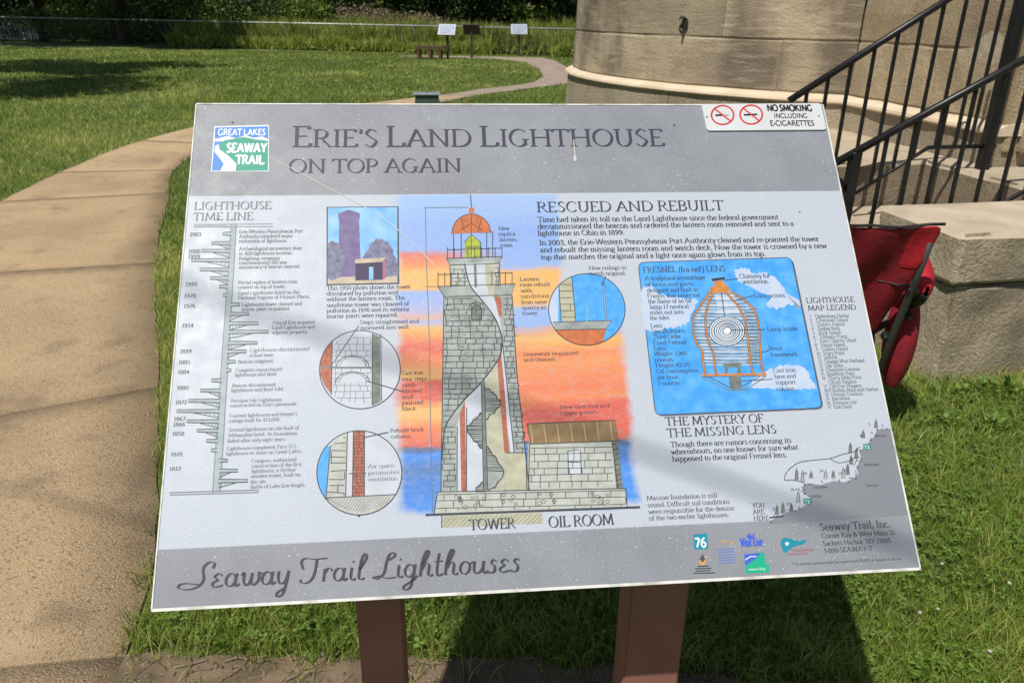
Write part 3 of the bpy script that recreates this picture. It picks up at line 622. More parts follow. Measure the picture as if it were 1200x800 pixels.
# outlines
for L_ in ([(521, 346), (520, 420), (518, 577)], [(601, 346), (607, 440), (622, 575)], [(514, 577), (735, 573)], [(514, 577), (510, 603)], [(735, 573), (737, 594)], [(514, 336), (605, 333), (600, 346), (521, 348), (514, 336)], [(528, 311), (529, 337)], [(586, 308), (587, 335)], [(524, 303), (589, 301), (585, 309), (528, 311), (524, 303)], [(619, 497), (722, 493), (727, 517), (623, 521), (619, 497)], [(622, 521), (621, 575)], [(719, 518), (726, 573)], [(667, 529), (682, 528), (683, 556), (668, 556), (667, 529)], [(668, 542), (683, 542)], [(594, 531), (619, 531)], [(618, 531), (619, 574)], [(537, 500), (537, 577)], [(548, 478), (548, 577)], [(590, 402), (604, 531)], [(553, 243), (552, 228)], [(519, 605), (519, 619)]): p.line(L_, 1.1, D_ink)
p.line([(500, 604), (752, 595)], 2.6, K_ink)
for k in range(7): x_ = 623 + k * 15.6; p.line([(x_, 498 - k * .6), (x_ + 3, 520 - k * .6)], 1.2, wash_m('gutter', (.50, .36, .22), (.40, .28, .16)))
for (xa, xb, ya, yb) in ((525, 589, 292, 303), (514, 601, 321, 336)):
    p.line([(xa, ya + 1), (xb, ya - 1)], 1, D_ink)
    n_ = int((xb - xa) / 7.5)
    for k in range(n_ + 1):
        x_ = xa + (xb - xa) * k / n_
        if not (546 < x_ < 576 and ya > 300): p.line([(x_, ya - 2), (x_, yb)], .9, D_ink)
for x_ in (532, 541, 571, 578): p.line([(x_, 272), (x_ + .3, 302)], 1, D_ink)
p.line([(529, 273.5), (578, 271.5)], 1.6, ORANGE); p.line(ell(553, 273, 22.5, 22, 20, 180, 360), 1, D_ink); p.line([(553, 251), (553, 302)], .8, D_ink)
p.line([(540, 270), (553, 262), (566, 270)], 1, D_ink); p.line([(546, 290), (564, 290)], 1, D_ink); p.line([(545, 284), (553, 275), (564, 284), (564, 302)], 1, D_ink); p.line([(541, 256), (545, 272)], .8, D_ink); p.line([(565, 256), (561, 272)], .8, D_ink)
wn = ell(559.5, 364, 6, 6, 14, 180, 360) + [(565.5, 375), (553.5, 375)]; p.poly(wn, DARKG); p.line(wn + wn[:1], 1.4, D_ink); p.line(ell(559.5, 364, 9.5, 10, 14, 180, 360), .9, D_ink)
for k in range(9): p.line([(719 + k * .6, 522 + k * 6), (726 + k * .6, 520 + k * 6)], .8, D_ink)
# dimension line
p.line([(498, 243.5), (549, 243)], .9, F_ink); p.line([(499, 243), (500, 300), (504, 400), (505, 470), (512, 600)][:4] + [(508, 600)], .9, F_ink); p.line([(499, 336), (514, 336)], .8, F_ink)
hatch(p, [(637, 602), (638, 614), (520, 619), (519, 606)], F_ink, 4, -45, .5)
p.build('lighthouse_drawing', panel)

# ---- photograph print
p = Print(.0003)
PH_S = wash_m('photo_sky', (.12, .36, .74), (.34, .55, .82), 26); PH_T = wash_m('photo_tower', (.13, .10, .22), (.20, .17, .32), 60); PH_G = wash_m('photo_tree', (.10, .10, .17), (.24, .24, .36), 110); PH_R = wash_m('photo_ground', (.55, .45, .33), (.38, .34, .30), 50)
p.poly([(383, 242.5), (467.5, 242), (468.5, 333), (383, 334.5)], K_ink); p.lift(); p.poly([(384.5, 243.5), (466, 243), (466.5, 331.5), (384.5, 333)], PH_S); p.lift()
p.poly([(384.5, 324), (466.5, 322), (466.5, 331.5), (384.5, 333)], PH_R)
p.poly([(398, 256), (421, 256), (424, 324), (396, 325)], PH_T); p.poly([(396.5, 250), (409, 246), (422, 250), (422, 257), (397, 258)], PH_T); p.lift()
jag = lambda P, a=1.3: [(x + rnd.uniform(-a, a), y + rnd.uniform(-a, a)) for x, y in P]
p.poly(jag(crom([(384.5, 286), (392, 282), (399, 290), (404, 300), (398, 324), (384.5, 325), (384.5, 286)], 5)), PH_G)
p.poly(jag(crom([(427, 322), (424, 305), (431, 292), (437, 284), (445, 280), (455, 284), (462, 296), (466, 310), (465, 324), (427, 322)], 5)), PH_G); p.lift()
p.poly([(417, 304), (453, 302), (449, 307), (416, 309)], PH_R); p.poly([(417, 309), (449, 307), (449, 328), (417, 329)], ink('photo_shed', (.05, .04, .09))); p.poly([(433, 313), (438, 313), (438, 328), (433, 328)], PH_S); p.poly([(449, 307), (453, 305), (453, 326), (449, 328)], ink('photo_shed_side', (.34, .14, .22)))
p.build('photo_print', panel)

# ---- round vignettes
p = Print(.0003)   # steps in the wall
c1 = ell(422.5, 433.5, 47.5, 46); p.poly(c1[::-1], WHITE); p.lift()
p.poly([(376, 425), (379, 415), (386, 404), (390, 401), (389, 462), (381, 452), (376, 440)], BRICK); p.poly([(437, 391), (446, 395), (447, 471), (437, 476)], DARKG)
p.lift(); cl = [q for q in ell(422.5, 433.5, 46, 44)]
blocks(p, [(392, 400), (436, 392), (436, 474), (400, 472), (390, 462)], 390, 437, 396, 472, 7, 9, F_ink, .7)
for xx_, yy_, r_ in ((414, 430, 15), (414, 449, 16)): p.poly(ell(xx_, yy_, r_, 11, 16, 180, 360) , WHITE, 1); p.line(ell(xx_, yy_, r_, 11, 16, 180, 360), 1.2, D_ink); p.line(ell(xx_, yy_, r_ + 4, 13, 16, 180, 360), 1, D_ink)
p.line([(377, 431), (446, 431)], 2.4, DARKG); p.line([(404, 446), (428, 448)], 2, K_ink); p.line([(447, 392), (448, 470)], 1, D_ink); p.line([(437, 391), (437, 475)], 1, D_ink); p.line([(390, 401), (389, 463)], 1, D_ink)
p.line([(428, 446), (472, 459)], 1.4, K_ink); p.line([(421, 382), (390, 427)], 1.6, F_ink); p.circle(422.5, 433.5, 47.5, 46, 1.2, D_ink)
p.build('round_vignette', panel, 'round detail of arched wall steps')
p = Print(.0003)   # air space
c2 = ell(422, 554.5, 50, 49.5); p.poly(c2[::-1], WHITE); p.lift()
blu = [q for q in c2 if q[0] < 388 and q[1] < 583]; p.poly(sorted([q for q in blu], key=lambda q: q[1])[::-1] + [(388, 525), (383, 583)][:2], BLUE)
p.poly([(388, 522), (397, 513), (408, 507), (406, 583), (383, 584)], STONE2); p.poly([(415, 505), (428, 505), (428, 581), (414, 582)], BRICK)
gr = [q for q in ell(422, 554.5, 49.5, 49, 80) if q[1] > 583 - (q[0] - 380) * .035]; gr.sort(key=lambda q: q[0]); p.poly([(461, 580)] + gr[::-1] + [(381, 584)], STONE2); p.lift()
hatch(p, [(384, 584), (462, 581), (450, 594), (422, 602), (396, 595)], F_ink, 3, -55, .7); blocks(p, [(389, 523), (407, 508), (406, 582), (384, 583)], 383, 408, 512, 582, 8, 30, D_ink, 1.0, wob=1.5); blocks(p, [(415, 506), (428, 506), (428, 581), (414, 581)], 414, 429, 507, 581, 3.6, 6, D_ink, .6)
for L_ in ([(388, 522), (383, 584)], [(408, 507), (406, 583)], [(415, 505), (414, 582)], [(428, 505), (428, 581)], [(381, 584), (464, 580)]): p.line(L_, 1.1, D_ink)
p.line([(410, 555.5), (430, 555)], 1.2, K_ink); p.line([(428, 513), (456, 507)], 1.4, K_ink); p.circle(422, 554.5, 50, 49.5, 1.2, D_ink)
p.build('round_vignette', panel, 'round detail of the brick column and air space')
p = Print(.0003)   # railing
c3 = ell(689, 363, 45, 42); p.poly(c3[::-1], BLUE); p.lift()
w_ = sorted([q for q in c3 if q[0] < 657], key=lambda q: q[1]); p.poly(w_[::-1] + [(656, 331)], CLOUD)
p.poly([(656, 334), (671, 324), (676, 377), (659, 377)], TAN); p.poly([(649, 378), (718, 376), (713, 383), (712, 386), (652, 387)], STONE)
br_ = sorted([q for q in c3 if q[1] > 387 and q[0] < 711], key=lambda q: q[0]); p.poly([(712, 386)] + br_[::-1] + [(652, 387)], ORANGE); p.lift()
blocks(p, [(656, 334), (671, 325), (676, 376), (659, 376)], 655, 677, 334, 376, 7, 60, D_ink, .9); hatch(p, [(650, 379), (717, 377), (712, 386), (653, 387)], F_ink, 3, -60, .6)
for L_ in ([(671, 324), (676, 377)], [(656, 334), (659, 377)], [(649, 378), (718, 376), (712, 386), (652, 387)]): p.line(L_, 1, D_ink)
p.line([(708, 334), (712, 376)], 2.4, D_ink); p.line([(708, 334), (712, 376)], .9, CLOUD); p.circle(708, 333, 1.6, 1.8, 1.2, D_ink, 10); p.line([(711, 324), (708, 331)], 1.2, K_ink); p.line([(689, 358), (690, 366), (689, 378)], 1.2, LENSG)
p.circle(689, 363, 45, 42, 1.1, D_ink)
p.build('round_vignette', panel, 'round detail of the gallery railing')

# ---- lens picture
p = Print(.0003)
def rrect(c, r):
    out = []
    for i, q in enumerate(c):
        a = c[i - 1]; b = c[(i + 1) % 4]; da = hypot(a[0] - q[0], a[1] - q[1]); db = hypot(b[0] - q[0], b[1] - q[1])
        s0 = (q[0] + (a[0] - q[0]) * r / da, q[1] + (a[1] - q[1]) * r / da); s1 = (q[0] + (b[0] - q[0]) * r / db, q[1] + (b[1] - q[1]) * r / db)
        for k in range(7):
            t = k / 6; out.append(((1 - t) ** 2 * s0[0] + 2 * t * (1 - t) * q[0] + t * t * s1[0], (1 - t) ** 2 * s0[1] + 2 * t * (1 - t) * q[1] + t * t * s1[1]))
    return out
RC = rrect([(749, 308), (929, 302), (966, 478.5), (770, 487)], 8)
p.poly([(q[0] + 2, q[1] + 1.6) for q in RC], ink('keyline', (.13, .15, .19))); p.lift()
p.poly(RC, mat('wash_lens_sky', (.055, .30, .74), .45, (.12, .40, .78), 40, 6, lo=.4, hi=.7, spec=.18)); p.lift(.5); p.line(RC + RC[:1], 1.1, K_ink)
for C in ([(862, 318), (872, 314), (884, 320), (900, 321), (914, 330), (925, 345), (936, 352), (939, 362), (928, 357), (912, 362), (900, 358), (905, 348), (893, 343), (880, 336), (868, 330)], [(752, 340), (765, 336), (775, 345), (800, 350), (818, 352), (812, 368), (806, 380), (790, 384), (765, 388), (758, 383)],
          [(890, 440), (905, 433), (925, 428), (945, 432), (952, 444), (958, 455), (930, 457), (905, 456), (880, 455)], [(818, 388), (832, 384), (830, 392), (816, 395)]):
    c_ = (sum(q[0] for q in C) / len(C), sum(q[1] for q in C) / len(C)); ring = crom(C + C[:1], 8)
    ring = [(q[0] + (q[0] - c_[0]) * rnd.uniform(-.06, .06), q[1] + (q[1] - c_[1]) * rnd.uniform(-.1, .1)) for q in ring[:-1]]; p.poly(ring if True else ring, CLOUD)
p.lift()
OUT = [(833, 343), (824, 356), (814, 372), (814, 390), (817, 402), (824, 411), (826, 428)]; OUTR = [(858, 343), (872, 350), (884, 361), (889, 372), (892, 390), (892, 400), (893, 412), (894, 428)]
p.poly(OUT + OUTR[::-1], GLASS); p.lift(.5)
for k in range(22):
    y_ = 344 + k * 3.9
    def xa(L_): 
        for a, b in zip(L_, L_[1:]):
            if a[1] <= y_ <= b[1]: return a[0] + (b[0] - a[0]) * (y_ - a[1]) / (b[1] - a[1])
        return L_[-1][0]
    p.line([(xa(OUT), y_), ((xa(OUT) + xa(OUTR)) / 2, y_ + 1.4), (xa(OUTR), y_)], .9, D_ink)
    if k % 2: p.line([(xa(OUT) + 4, y_ + 1.8), (xa(OUTR) - 12, y_ + 1.8)], .9, W_ink)
for k in range(16): p.line([(880 + rnd.uniform(-6, 0), 362 + k * 4.2), (890, 362.5 + k * 4.2)], 1.5, DARKG)
for k in range(9): p.line([(840 + k * .3, 346 + k * 2.6), (862 + k, 346.4 + k * 2.6)], .9, W_ink)
p.lift(.5); BRS = wash_m('brass', (.62, .26, .07), (.42, .16, .05), 90)
for L_ in (OUT + [(829, 441)], OUTR + [(898, 440)], [(838, 343), (831, 358), (828, 372), (829, 390), (833, 404), (838, 415), (841, 440)], [(852, 343), (866, 358), (875, 375), (878, 395), (880, 415), (884, 440)]): p.line(L_, 3.2, D_ink); p.line(L_, 2.0, BRS)
p.line([(846, 338), (851, 372)], 1.2, D_ink)
p.poly([(832, 344), (835, 336), (854, 335), (859, 343)], BRS); p.poly([(839, 336), (838, 330), (849, 329), (852, 335)], BRS); p.poly([(835, 327), (851, 325), (851, 328), (836, 330)], D_ink); p.poly([(841, 330), (847, 330), (848, 336), (842, 336)], BRS)
p.line([(824, 440), (900, 439)], 3, BRS); p.line([(824, 442), (900, 441)], .9, D_ink); p.line([(824, 442), (855, 457), (877, 457), (900, 441)], 1.2, DARKG); p.line([(832, 442), (858, 455)], .9, D_ink); p.line([(892, 442), (868, 455)], .9, D_ink)
p.poly([(856, 441), (870, 441), (871, 456), (857, 456)], DARKG); p.poly([(849, 426), (871, 425), (870, 431), (850, 431)], DARKG); p.poly([(851, 431), (855, 431), (855, 438), (851, 438)], DARKG); p.poly([(866, 431), (870, 431), (871, 438), (866, 438)], DARKG); p.line([(853, 457.5), (878, 457)], 1.8, DARKG)
p.lift(.5); p.poly(ell(853.5, 388.5, 21, 17)[::-1], GLASS); p.lift(.5)
for k, r_ in enumerate((21, 18, 15, 12.4, 10, 7.6, 5)): p.circle(853.5 + k * .1, 388.5 - k * .1, r_, r_ * .82, 1.2, D_ink if k % 2 == 0 else F_ink, 30); p.circle(853.5, 388.5, r_ - 1.3, (r_ - 1.3) * .82, 1.1, W_ink, 30)
p.poly(ell(854, 388, 4, 3.4, 16)[::-1], W_ink, 2); p.line([(858, 387.5), (899, 386.5)], 1.2, K_ink); p.line([(850, 329), (867, 327)], 1.1, K_ink); p.line([(861, 353), (884, 347)], 1.1, K_ink); p.line([(894, 414), (903, 411)], 1.1, K_ink); p.line([(870, 447), (907, 445)], 1.1, K_ink)
p.build('lens_picture', panel)

# ---- shore map and partner marks
p = Print(.0003)
coast = [(903, 613), (912, 607), (925, 601), (938, 598), (948, 592), (953, 588), (951, 583), (943, 578), (942, 571), (950, 567), (965, 569), (980, 564), (992, 566), (1003, 561), (1009, 555), (1006, 548), (1012, 538), (1010, 530), (1020, 520), (1027, 512), (1031, 504), (1046, 503)]
p.poly([(1069, 604)] + [(1066, 600)] + coast[::-1] + [(905, 614.5)], MAPG); p.lift()
for a, b in zip(coast, coast[1:]):
    for k in range(3):
        t = rnd.random(); x_, y_ = a[0] + (b[0] - a[0]) * t + rnd.uniform(-3, 2), a[1] + (b[1] - a[1]) * t + rnd.uniform(-3, 2)
        p.line([(x_, y_), (x_ + rnd.uniform(-3, 3), y_ + rnd.uniform(-3, 2))], .9, D_ink)
p.line(crom([(945, 566), (930, 563), (922, 563), (925, 553), (938, 543), (955, 540), (975, 538), (990, 533), (1004, 530), (1010, 524)], 4), .9, D_ink)
p.line(crom([(975, 538), (985, 543), (1000, 540), (1008, 535), (1003, 547)], 4), .8, D_ink)
p.line([(904, 607.5), (921, 605.5)], 1.8, K_ink)
for (x_, y_) in [(913, 604), (920, 602), (930, 600), (938, 590), (936, 563), (953, 561), (970, 562), (991, 561), (996, 557), (1000, 545), (1006, 538), (1029, 502), (1014, 514), (999, 531), (979, 560), (943, 565)]:
    h_ = rnd.uniform(6, 12)
    p.poly([(x_ - 2, y_), (x_ - 1.1, y_ - h_), (x_ + 1.1, y_ - h_), (x_ + 2, y_)][::-1], DARKG if rnd.random() < .5 else STONE); p.line([(x_ - 2, y_), (x_ - 1.1, y_ - h_), (x_ + 1.1, y_ - h_), (x_ + 2, y_)], .7, D_ink); p.line([(x_, y_ - h_), (x_, y_ - h_ - 2.5)], .9, D_ink)
for (x_, y_, t_) in [(929, 576, '18-23'), (944, 557, '16'), (963, 554, '14'), (977, 562, '13'), (985, 557, '12'), (992, 553, '11'), (1020, 499, '1'), (1010, 513, '4'), (908, 599, '27'), (925, 593, '25')]: p.text(t_, x_, y_, x_ + 1.9 * len(t_) + 1, 3.4, D_ink)
for (x_, y_, t_) in [(956, 573.5, 'Rochester'), (953, 584, 'Buffalo'), (1016, 547, 'Watertown'), (1017, 571, 'Syracuse'), (1028, 513, 'Massena')]: p.text(t_, x_, y_, x_ + len(t_) * 1.9, 3.4, K_ink)
GR = ink('mark_green', (.03, .22, .17))
for (x_, y_) in ((1014, 521), (944, 585)): p.poly([(x_, y_), (x_ + 9, y_ - .5), (x_ + 9.5, y_ + 6), (x_ + .5, y_ + 6.5)][::-1], GR); p.lift(.3); p.text('72', x_ + 1, y_ + 5.5, x_ + 8.5, 4, W_ink, mono=True)
for x_, y_, t_, x1_ in ((884, 596, 'YOU', 899), (885, 603.5, 'ARE', 898.5), (886, 611, 'HERE', 904)): p.text(t_, x_, y_, x1_, 5.6, K_ink)
p.build('shore_map', panel)
p = Print(.0003); TE = ink('mark_teal', (.02, .24, .33)); VB = ink('mark_blue', (.06, .12, .55)); RD = ink('mark_red', (.36, .08, .09)); GN = ink('mark_bright_green', (.02, .38, .22)); OG = ink('mark_orange', (.62, .30, .08))
p.poly([(814.5, 627), (831, 626), (832.5, 644), (816, 645)], TE); p.lift(); p.text('76', 817, 642.5, 831, 12, W_ink, mono=True, bold=1.3)
p.build('partner_mark', panel, 'teal square with two numerals')
p = Print(.0003); p.poly(ell(826, 657.5, 4, 5.5, 16)[::-1], OG); p.lift(); p.poly([(822, 656), (826, 650), (829, 656), (826, 660)][::-1], ink('mark_dark', (.08, .07, .1)))
for k, (a, b) in enumerate(((820, 833), (817, 836), (818, 835), (815, 841))): p.line([(a, 664.5 + k * 2.7), (b, 664 + k * 2.7)], 1.1, D_ink)
p.build('partner_mark', panel, 'small orange emblem over fine lines')
p = Print(.0003); p.line(crom([(845, 634), (850, 636), (856, 635), (863, 639)], 4), 1.1, OG)
for k in range(6): p.line([(844 + k * .2, 644.5 + k * 3.2), (863 + k * .2, 643.8 + k * 3.2)], 1.3, ink('mark_pale_blue', (.14, .2, .5)) if k == 0 else p.mats[-1])
p.build('partner_mark', panel, 'faint lines of blue print')
p = Print(.0003); p.text('Visit Erie', 870, 641.5, 896.5, 10, VB, bold=1.4, slant=.2); p.poly([(877, 630), (881, 625), (883, 629), (888, 624), (885, 631), (882, 633)][::-1], VB); p.build('partner_mark', panel, 'blue brush-lettered word')
p = Print(.0003); p.poly([(874.5, 650.5), (898, 648), (901, 669), (903.5, 664), (904, 671.5), (877, 673)], GN); p.poly([(898, 662), (904, 662), (904.5, 671), (899, 671)], GN, 1); p.lift(2); p.poly([(874.5, 650.5), (894, 648.5), (889, 655), (876, 664)][::-1], VB); p.lift(); p.line([(876, 657), (882, 653), (889, 653)], 1.2, W_ink); p.text('www.ship', 880, 669.5, 900, 3, W_ink); p.build('partner_mark', panel, 'green and blue corner badge')
p = Print(.0003); p.poly(crom([(917, 635), (922, 631), (930, 632), (938, 635), (947, 633), (945, 638), (937, 640), (930, 643), (923, 649), (919, 643), (917, 635)], 3)[::-1], TE); p.lift()
p.poly([(925 + (3.4 if i % 2 == 0 else 1.4) * sin(i * pi / 5), 638 - (3.4 if i % 2 == 0 else 1.4) * cos(i * pi / 5)) for i in range(10)], W_ink); p.text('Pennsylvania', 930, 647.5, 957, 3.6, RD); p.text('memories last', 926, 651.5, 950, 3, RD); p.build('partner_mark', panel, 'teal flag shape with white star')

# ---- wear on the print
SCR = mat('scratch_pale', (.50, .49, .46), .6)
for L_, lb in (([(316, 184.5), (345, 199), (382, 219), (432, 245)], 'long pale scratch under the trail logo'), ([(441, 249), (470, 272), (492, 292), (510, 312)], 'shorter pale scratch across the sky of the drawing')): p = Print(.0008); p.line(L_, 1.0, SCR); p.build('scratch', panel, lb)
p = Print(.0008); p.line([(673, 164), (674, 178), (675, 184)], 1.4, SCR); p.poly(ell(674.5, 186, 2, 3.6, 10)[::-1], SCR); p.build('bird_dropping', panel)
for x_, y_ in ((271, 143), (255, 257), (938, 248), (790, 147), (379, 166), (381, 158), (420, 604)): p = Print(.0008); p.line([(x_, y_), (x_ + rnd.uniform(1, 3), y_ + rnd.uniform(-1, 2))], 1.8, D_ink); p.build('dirt_speck', panel)
WB = mat('worn_white_rim', (.66, .66, .62), .6, (.34, .33, .30), 26, 8, lo=.45, hi=.72)
for nm, c_ in (('bottom', [(0, 0), (PW, 0), (PW, .0042), (0, .0042)]), ('right', [(PW - .0028, 0), (PW, 0), (PW, PH), (PW - .0028, PH)]), ('left', [(0, 0), (.0022, 0), (.0022, PH), (0, PH)]), ('top', [(0, PH - .0028), (PW, PH - .0028), (PW, PH), (0, PH)])):
    p = Print(.0009); p.raw(c_, WB); p.build('white_rim', panel)

# ---- no smoking plate, riveted proud of the panel
PLW = mat('plate_white', (.60, .62, .64), .4, (.54, .56, .57), 20)
pts = [Q(*q) for q in rrect([(822.5, 123.5), (962, 122.5), (969, 153.5), (829, 154.5)], 4)]
bm = bmesh.new(); lo_ = [bm.verts.new((x, y, .0003)) for x, y in pts]; hi_ = [bm.verts.new((x, y, .0034)) for x, y in pts]
bm.faces.new(hi_); bm.faces.new(lo_[::-1])
for i in range(len(pts)): j = (i + 1) % len(pts); bm.faces.new((lo_[i], lo_[j], hi_[j], hi_[i]))
plate = link('no_smoking_plate', bm_mesh('no_smoking_plate', bm, PLW), panel); plate['label'] = 'small white no-smoking plate at the top right corner'
p = Print(.0038); RE = ink('prohibition_red', (.55, .02, .03)); BK = ink('plate_black', (.02, .02, .022))
for cx_, cy_ in ((847, 136.5), (880.5, 136)):
    p.line([(cx_ - 8.5, cy_ + .3), (cx_ + 7, cy_ - .2)], 2.8, BK); p.line([(cx_ - 1, cy_), (cx_ + 8, cy_ - .3)], 1.4, W_ink) if cx_ < 860 else None
    p.line([(cx_ - 8.8, cy_ - 7), (cx_ + 9.8, cy_ + 7.5)], 2.2, RE); p.circle(cx_, cy_, 13, 11, 2.4, RE, 36)
p.text('NO SMOKING', 899.5, 131.8, 952.5, 7.2, BK, mono=True, bold=1.5); p.text('INCLUDING', 907.5, 140, 947, 5.4, BK, mono=True, bold=1.1); p.text('E-CIGARETTES', 903, 149, 955, 6, BK, mono=True, bold=1.15)
p.build('no_smoking_print', panel)
RV = mat('rivet_metal', (.35, .35, .36), .4, metal=.8)
for x_, y_ in ((828.5, 138.5), (959.5, 137.5)):
    bm = bmesh.new(); q = Q(x_, y_); bmesh.ops.create_uvsphere(bm, u_segments=10, v_segments=6, radius=.0022, matrix=Matrix.Translation((q[0], q[1], .0032)))
    link('rivet', bm_mesh('rivet', bm, RV, True), panel)

# ---- posts: local sign frame, x along the panel, y backwards
M_post = mat('post_red_brown', (.30, .135, .105), .5, (.24, .105, .082), 8, 5, bump=.12, bscale=120)
def inv_local(px, py, depth):   # ray of the photograph met with the plane y = depth of the sign's frame
    d = rt * ((px - 600) / F_PX) + up * ((400 - py) / F_PX) + fwd
    n = Vector((-sin(AZ), cos(AZ), 0)); o = Vector((0, 0, CAM_H)) - Vector((BL.x, BL.y, 0))
    t = (depth - n.dot(o)) / n.dot(d); P = o + d * t; return P.dot(u_ax), P.z
PD = .16
for xa, xb in ((416.5, 471), (738.5, 806)):
    l0 = inv_local(xa, 705, PD)[0]; l1 = inv_local(xb, 705, PD)[0]; wd = l1 - l0; cx_ = (l0 + l1) / 2
    bm = bmesh.new(); dp = .075; ztop = lambda y: BL.z + y * math.tan(TILT) - .014
    prof = [(PD, -.25), (PD + dp, -.25), (PD + dp, ztop(PD + dp)), (PD, ztop(PD))]
    A1 = [bm.verts.new((cx_ - wd / 2, a, b)) for a, b in prof]; B1 = [bm.verts.new((cx_ + wd / 2, a, b)) for a, b in prof]
    bm.faces.new(A1); bm.faces.new(B1[::-1])
    for i in range(4): j = (i + 1) % 4; bm.faces.new((A1[j], A1[i], B1[i], B1[j]))
    bmesh.ops.bevel(bm, geom=[e for e in bm.edges], offset=.003, segments=2, affect='EDGES')
    link('post', bm_mesh('post', bm, M_post), sign)
for yy_ in (.20, .44):
    z0 = BL.z + yy_ * math.tan(TILT) - .02
    o = obj_box('cross_rail', (PW / 2, yy_, z0), (PW * .8, .05, .012), M_post, sign, Euler((TILT, 0, 0)), bevel=.002)
# ------------------------------------------------------------------ ground, path, lawn
from mathutils import noise as mn
def pxray(px, py): return rt * ((px - 600) / F_PX) + up * ((400 - py) / F_PX) + fwd
CAMP = Vector((0, 0, CAM_H))
def sheet(name, pts, z, m, parent=None, thick=0.0):
    bm = bmesh.new(); vs = [bm.verts.new((x, y, z)) for x, y in pts]; f = bm.faces.new(vs)
    bm.normal_update()
    if f.normal.z < 0: f.normal_flip()
    bmesh.ops.triangulate(bm, faces=bm.faces)
    return link(name, (lambda me: (bm.to_mesh(me), me.materials.append(m), bm.free(), me)[-1])(bpy.data.meshes.new(name)), parent)
M_ground = mat('ground_soil_and_turf', (.065, .10, .018), .95, (.12, .145, .032), 1.2, 8, bump=.5, bscale=30)
mixin(M_ground, (.075, .062, .028), 3.1, .58, .75, amount=.5)
g = sheet('ground', [(-400, -120), (400, -120), (400, 500), (-400, 500)], 0, M_ground); tag(g, kind='structure')

M_slab = mat('path_concrete', (.60, .425, .24), .9, (.49, .345, .195), 1.6, 8, bump=.8, bscale=150)
mixin(M_slab, (.66, .54, .37), 120, .53, .64, amount=.7); mixin(M_slab, (.16, .115, .075), 85, .56, .66, amount=.65); mixin(M_slab, (.20, .14, .09), .9, .50, .70, amount=.35); mixin(M_slab, (.16, .115, .08), 4.5, .56, .72, amount=.4); mixin(M_slab, (.62, .50, .34), 2.3, .55, .75, amount=.35)
Lp = [(-2.4, -.6), (-2.8, 1.32), (-3.4, 2.25), (-4.2, 4.6), (-4.53, 6.84), (-4.72, 8.2), (-4.82, 10.4), (-4.25, 12.8), (-1.85, 16.4)]
Rp = [(-.85, -.6), (-1.02, 1.60), (-1.61, 3.21), (-2.42, 5.1), (-3.22, 7.28), (-3.62, 8.42), (-3.76, 10.2), (-3.1, 12.5), (-.77, 16.9)]
def spl(P, i, n=12):
    a = P[max(i - 1, 0)]; b = P[i]; c = P[i + 1]; d = P[min(i + 2, len(P) - 1)]; out = []
    for k in range(n + 1):
        t = k / n; out.append(tuple(.5 * (2 * b[j] + (-a[j] + c[j]) * t + (2 * a[j] - 5 * b[j] + 4 * c[j] - d[j]) * t * t + (-a[j] + 3 * b[j] - 3 * c[j] + d[j]) * t ** 3) for j in (0, 1)))
    return out
walk = empty('footpath'); tag(walk, kind='structure'); slabs = []
PATH = [];
for i in range(len(Lp) - 1):
    l = spl(Lp, i); r = spl(Rp, i); slabs.append(l + r[::-1])
    g0 = .003
    bm = bmesh.new(); n = len(l) - 1; T_ = []; B_ = []
    for k in range(n + 1):
        t = k / n; row = []; rb = []
        for q in range(7):
            s_ = q / 6; x = l[k][0] * (1 - s_) + r[k][0] * s_; y = l[k][1] * (1 - s_) + r[k][1] * s_
            if q in (0, 6): x += mn.noise(Vector((x * 5, y * 5, 0))) * .02
            if k == 0: y += g0
            if k == n: y -= g0
            z = .010 - (.002 if k in (0, n) or q in (0, 6) else 0)
            row.append(bm.verts.new((x, y, z))); rb.append((x, y))
        T_.append(row)
    for a, b in zip(T_, T_[1:]):
        for q in range(6): bm.faces.new((a[q], a[q + 1], b[q + 1], b[q]))
    edge = [e for e in bm.edges if len(e.link_faces) == 1]
    ex = bmesh.ops.extrude_edge_only(bm, edges=edge)
    for v in ex['geom']:
        if isinstance(v, bmesh.types.BMVert): v.co.z = -.04
    o = link('path_slab', bm_mesh('path_slab', bm, M_slab), walk)
    for p_ in o.data.polygons: p_.use_smooth = abs(p_.normal.z) > .9
M_far = mat('path_gravel', (.36, .29, .235), .95, (.27, .21, .165), 2.5, 8, bump=.3, bscale=60)
far_main = [(-2.3, 15.35), (-1.85, 16.38), (-1.3, 17.2), (-.83, 18.24), (-.08, 19.22), (.44, 20.26), (.76, 22.24), (.72, 24.93), (.32, 28.6), (-.77, 30.4), (-3.4, 31.0), (-4.4, 31.3), (-4.4, 31.9), (-1, 32.0), (1.0, 31.6), (1.41, 30.03), (1.62, 26.2), (2.5, 23.8), (5.0, 22.0), (4.6, 20.6), (2.2, 20.9), (1.16, 19.87), (.31, 18.6), (-.77, 16.88), (-1.5, 15.2)]
o = sheet('path', far_main, .006, M_far); tag(o, kind='structure')
M_dirt = mat('bare_soil', (.21, .15, .095), .95, (.11, .08, .05), 12, 8, bump=.45, bscale=110); mixin(M_dirt, (.30, .24, .16), 90, .62, .7, amount=.8)
dirt = [(-1.08, .4), (-1.035, 1.56)] + [(x_, 1.605 - .08 * max(0, x_) + .035 * mn.noise(Vector((x_ * 9, 1, 0))) + .02 * mn.noise(Vector((x_ * 30, 4, 0)))) for x_ in np.arange(-1.02, .62, .02)] + [(.75, 1.30), (.8, .4)]
o = sheet('bare_soil', dirt, .008, M_dirt); tag(o, kind='structure')
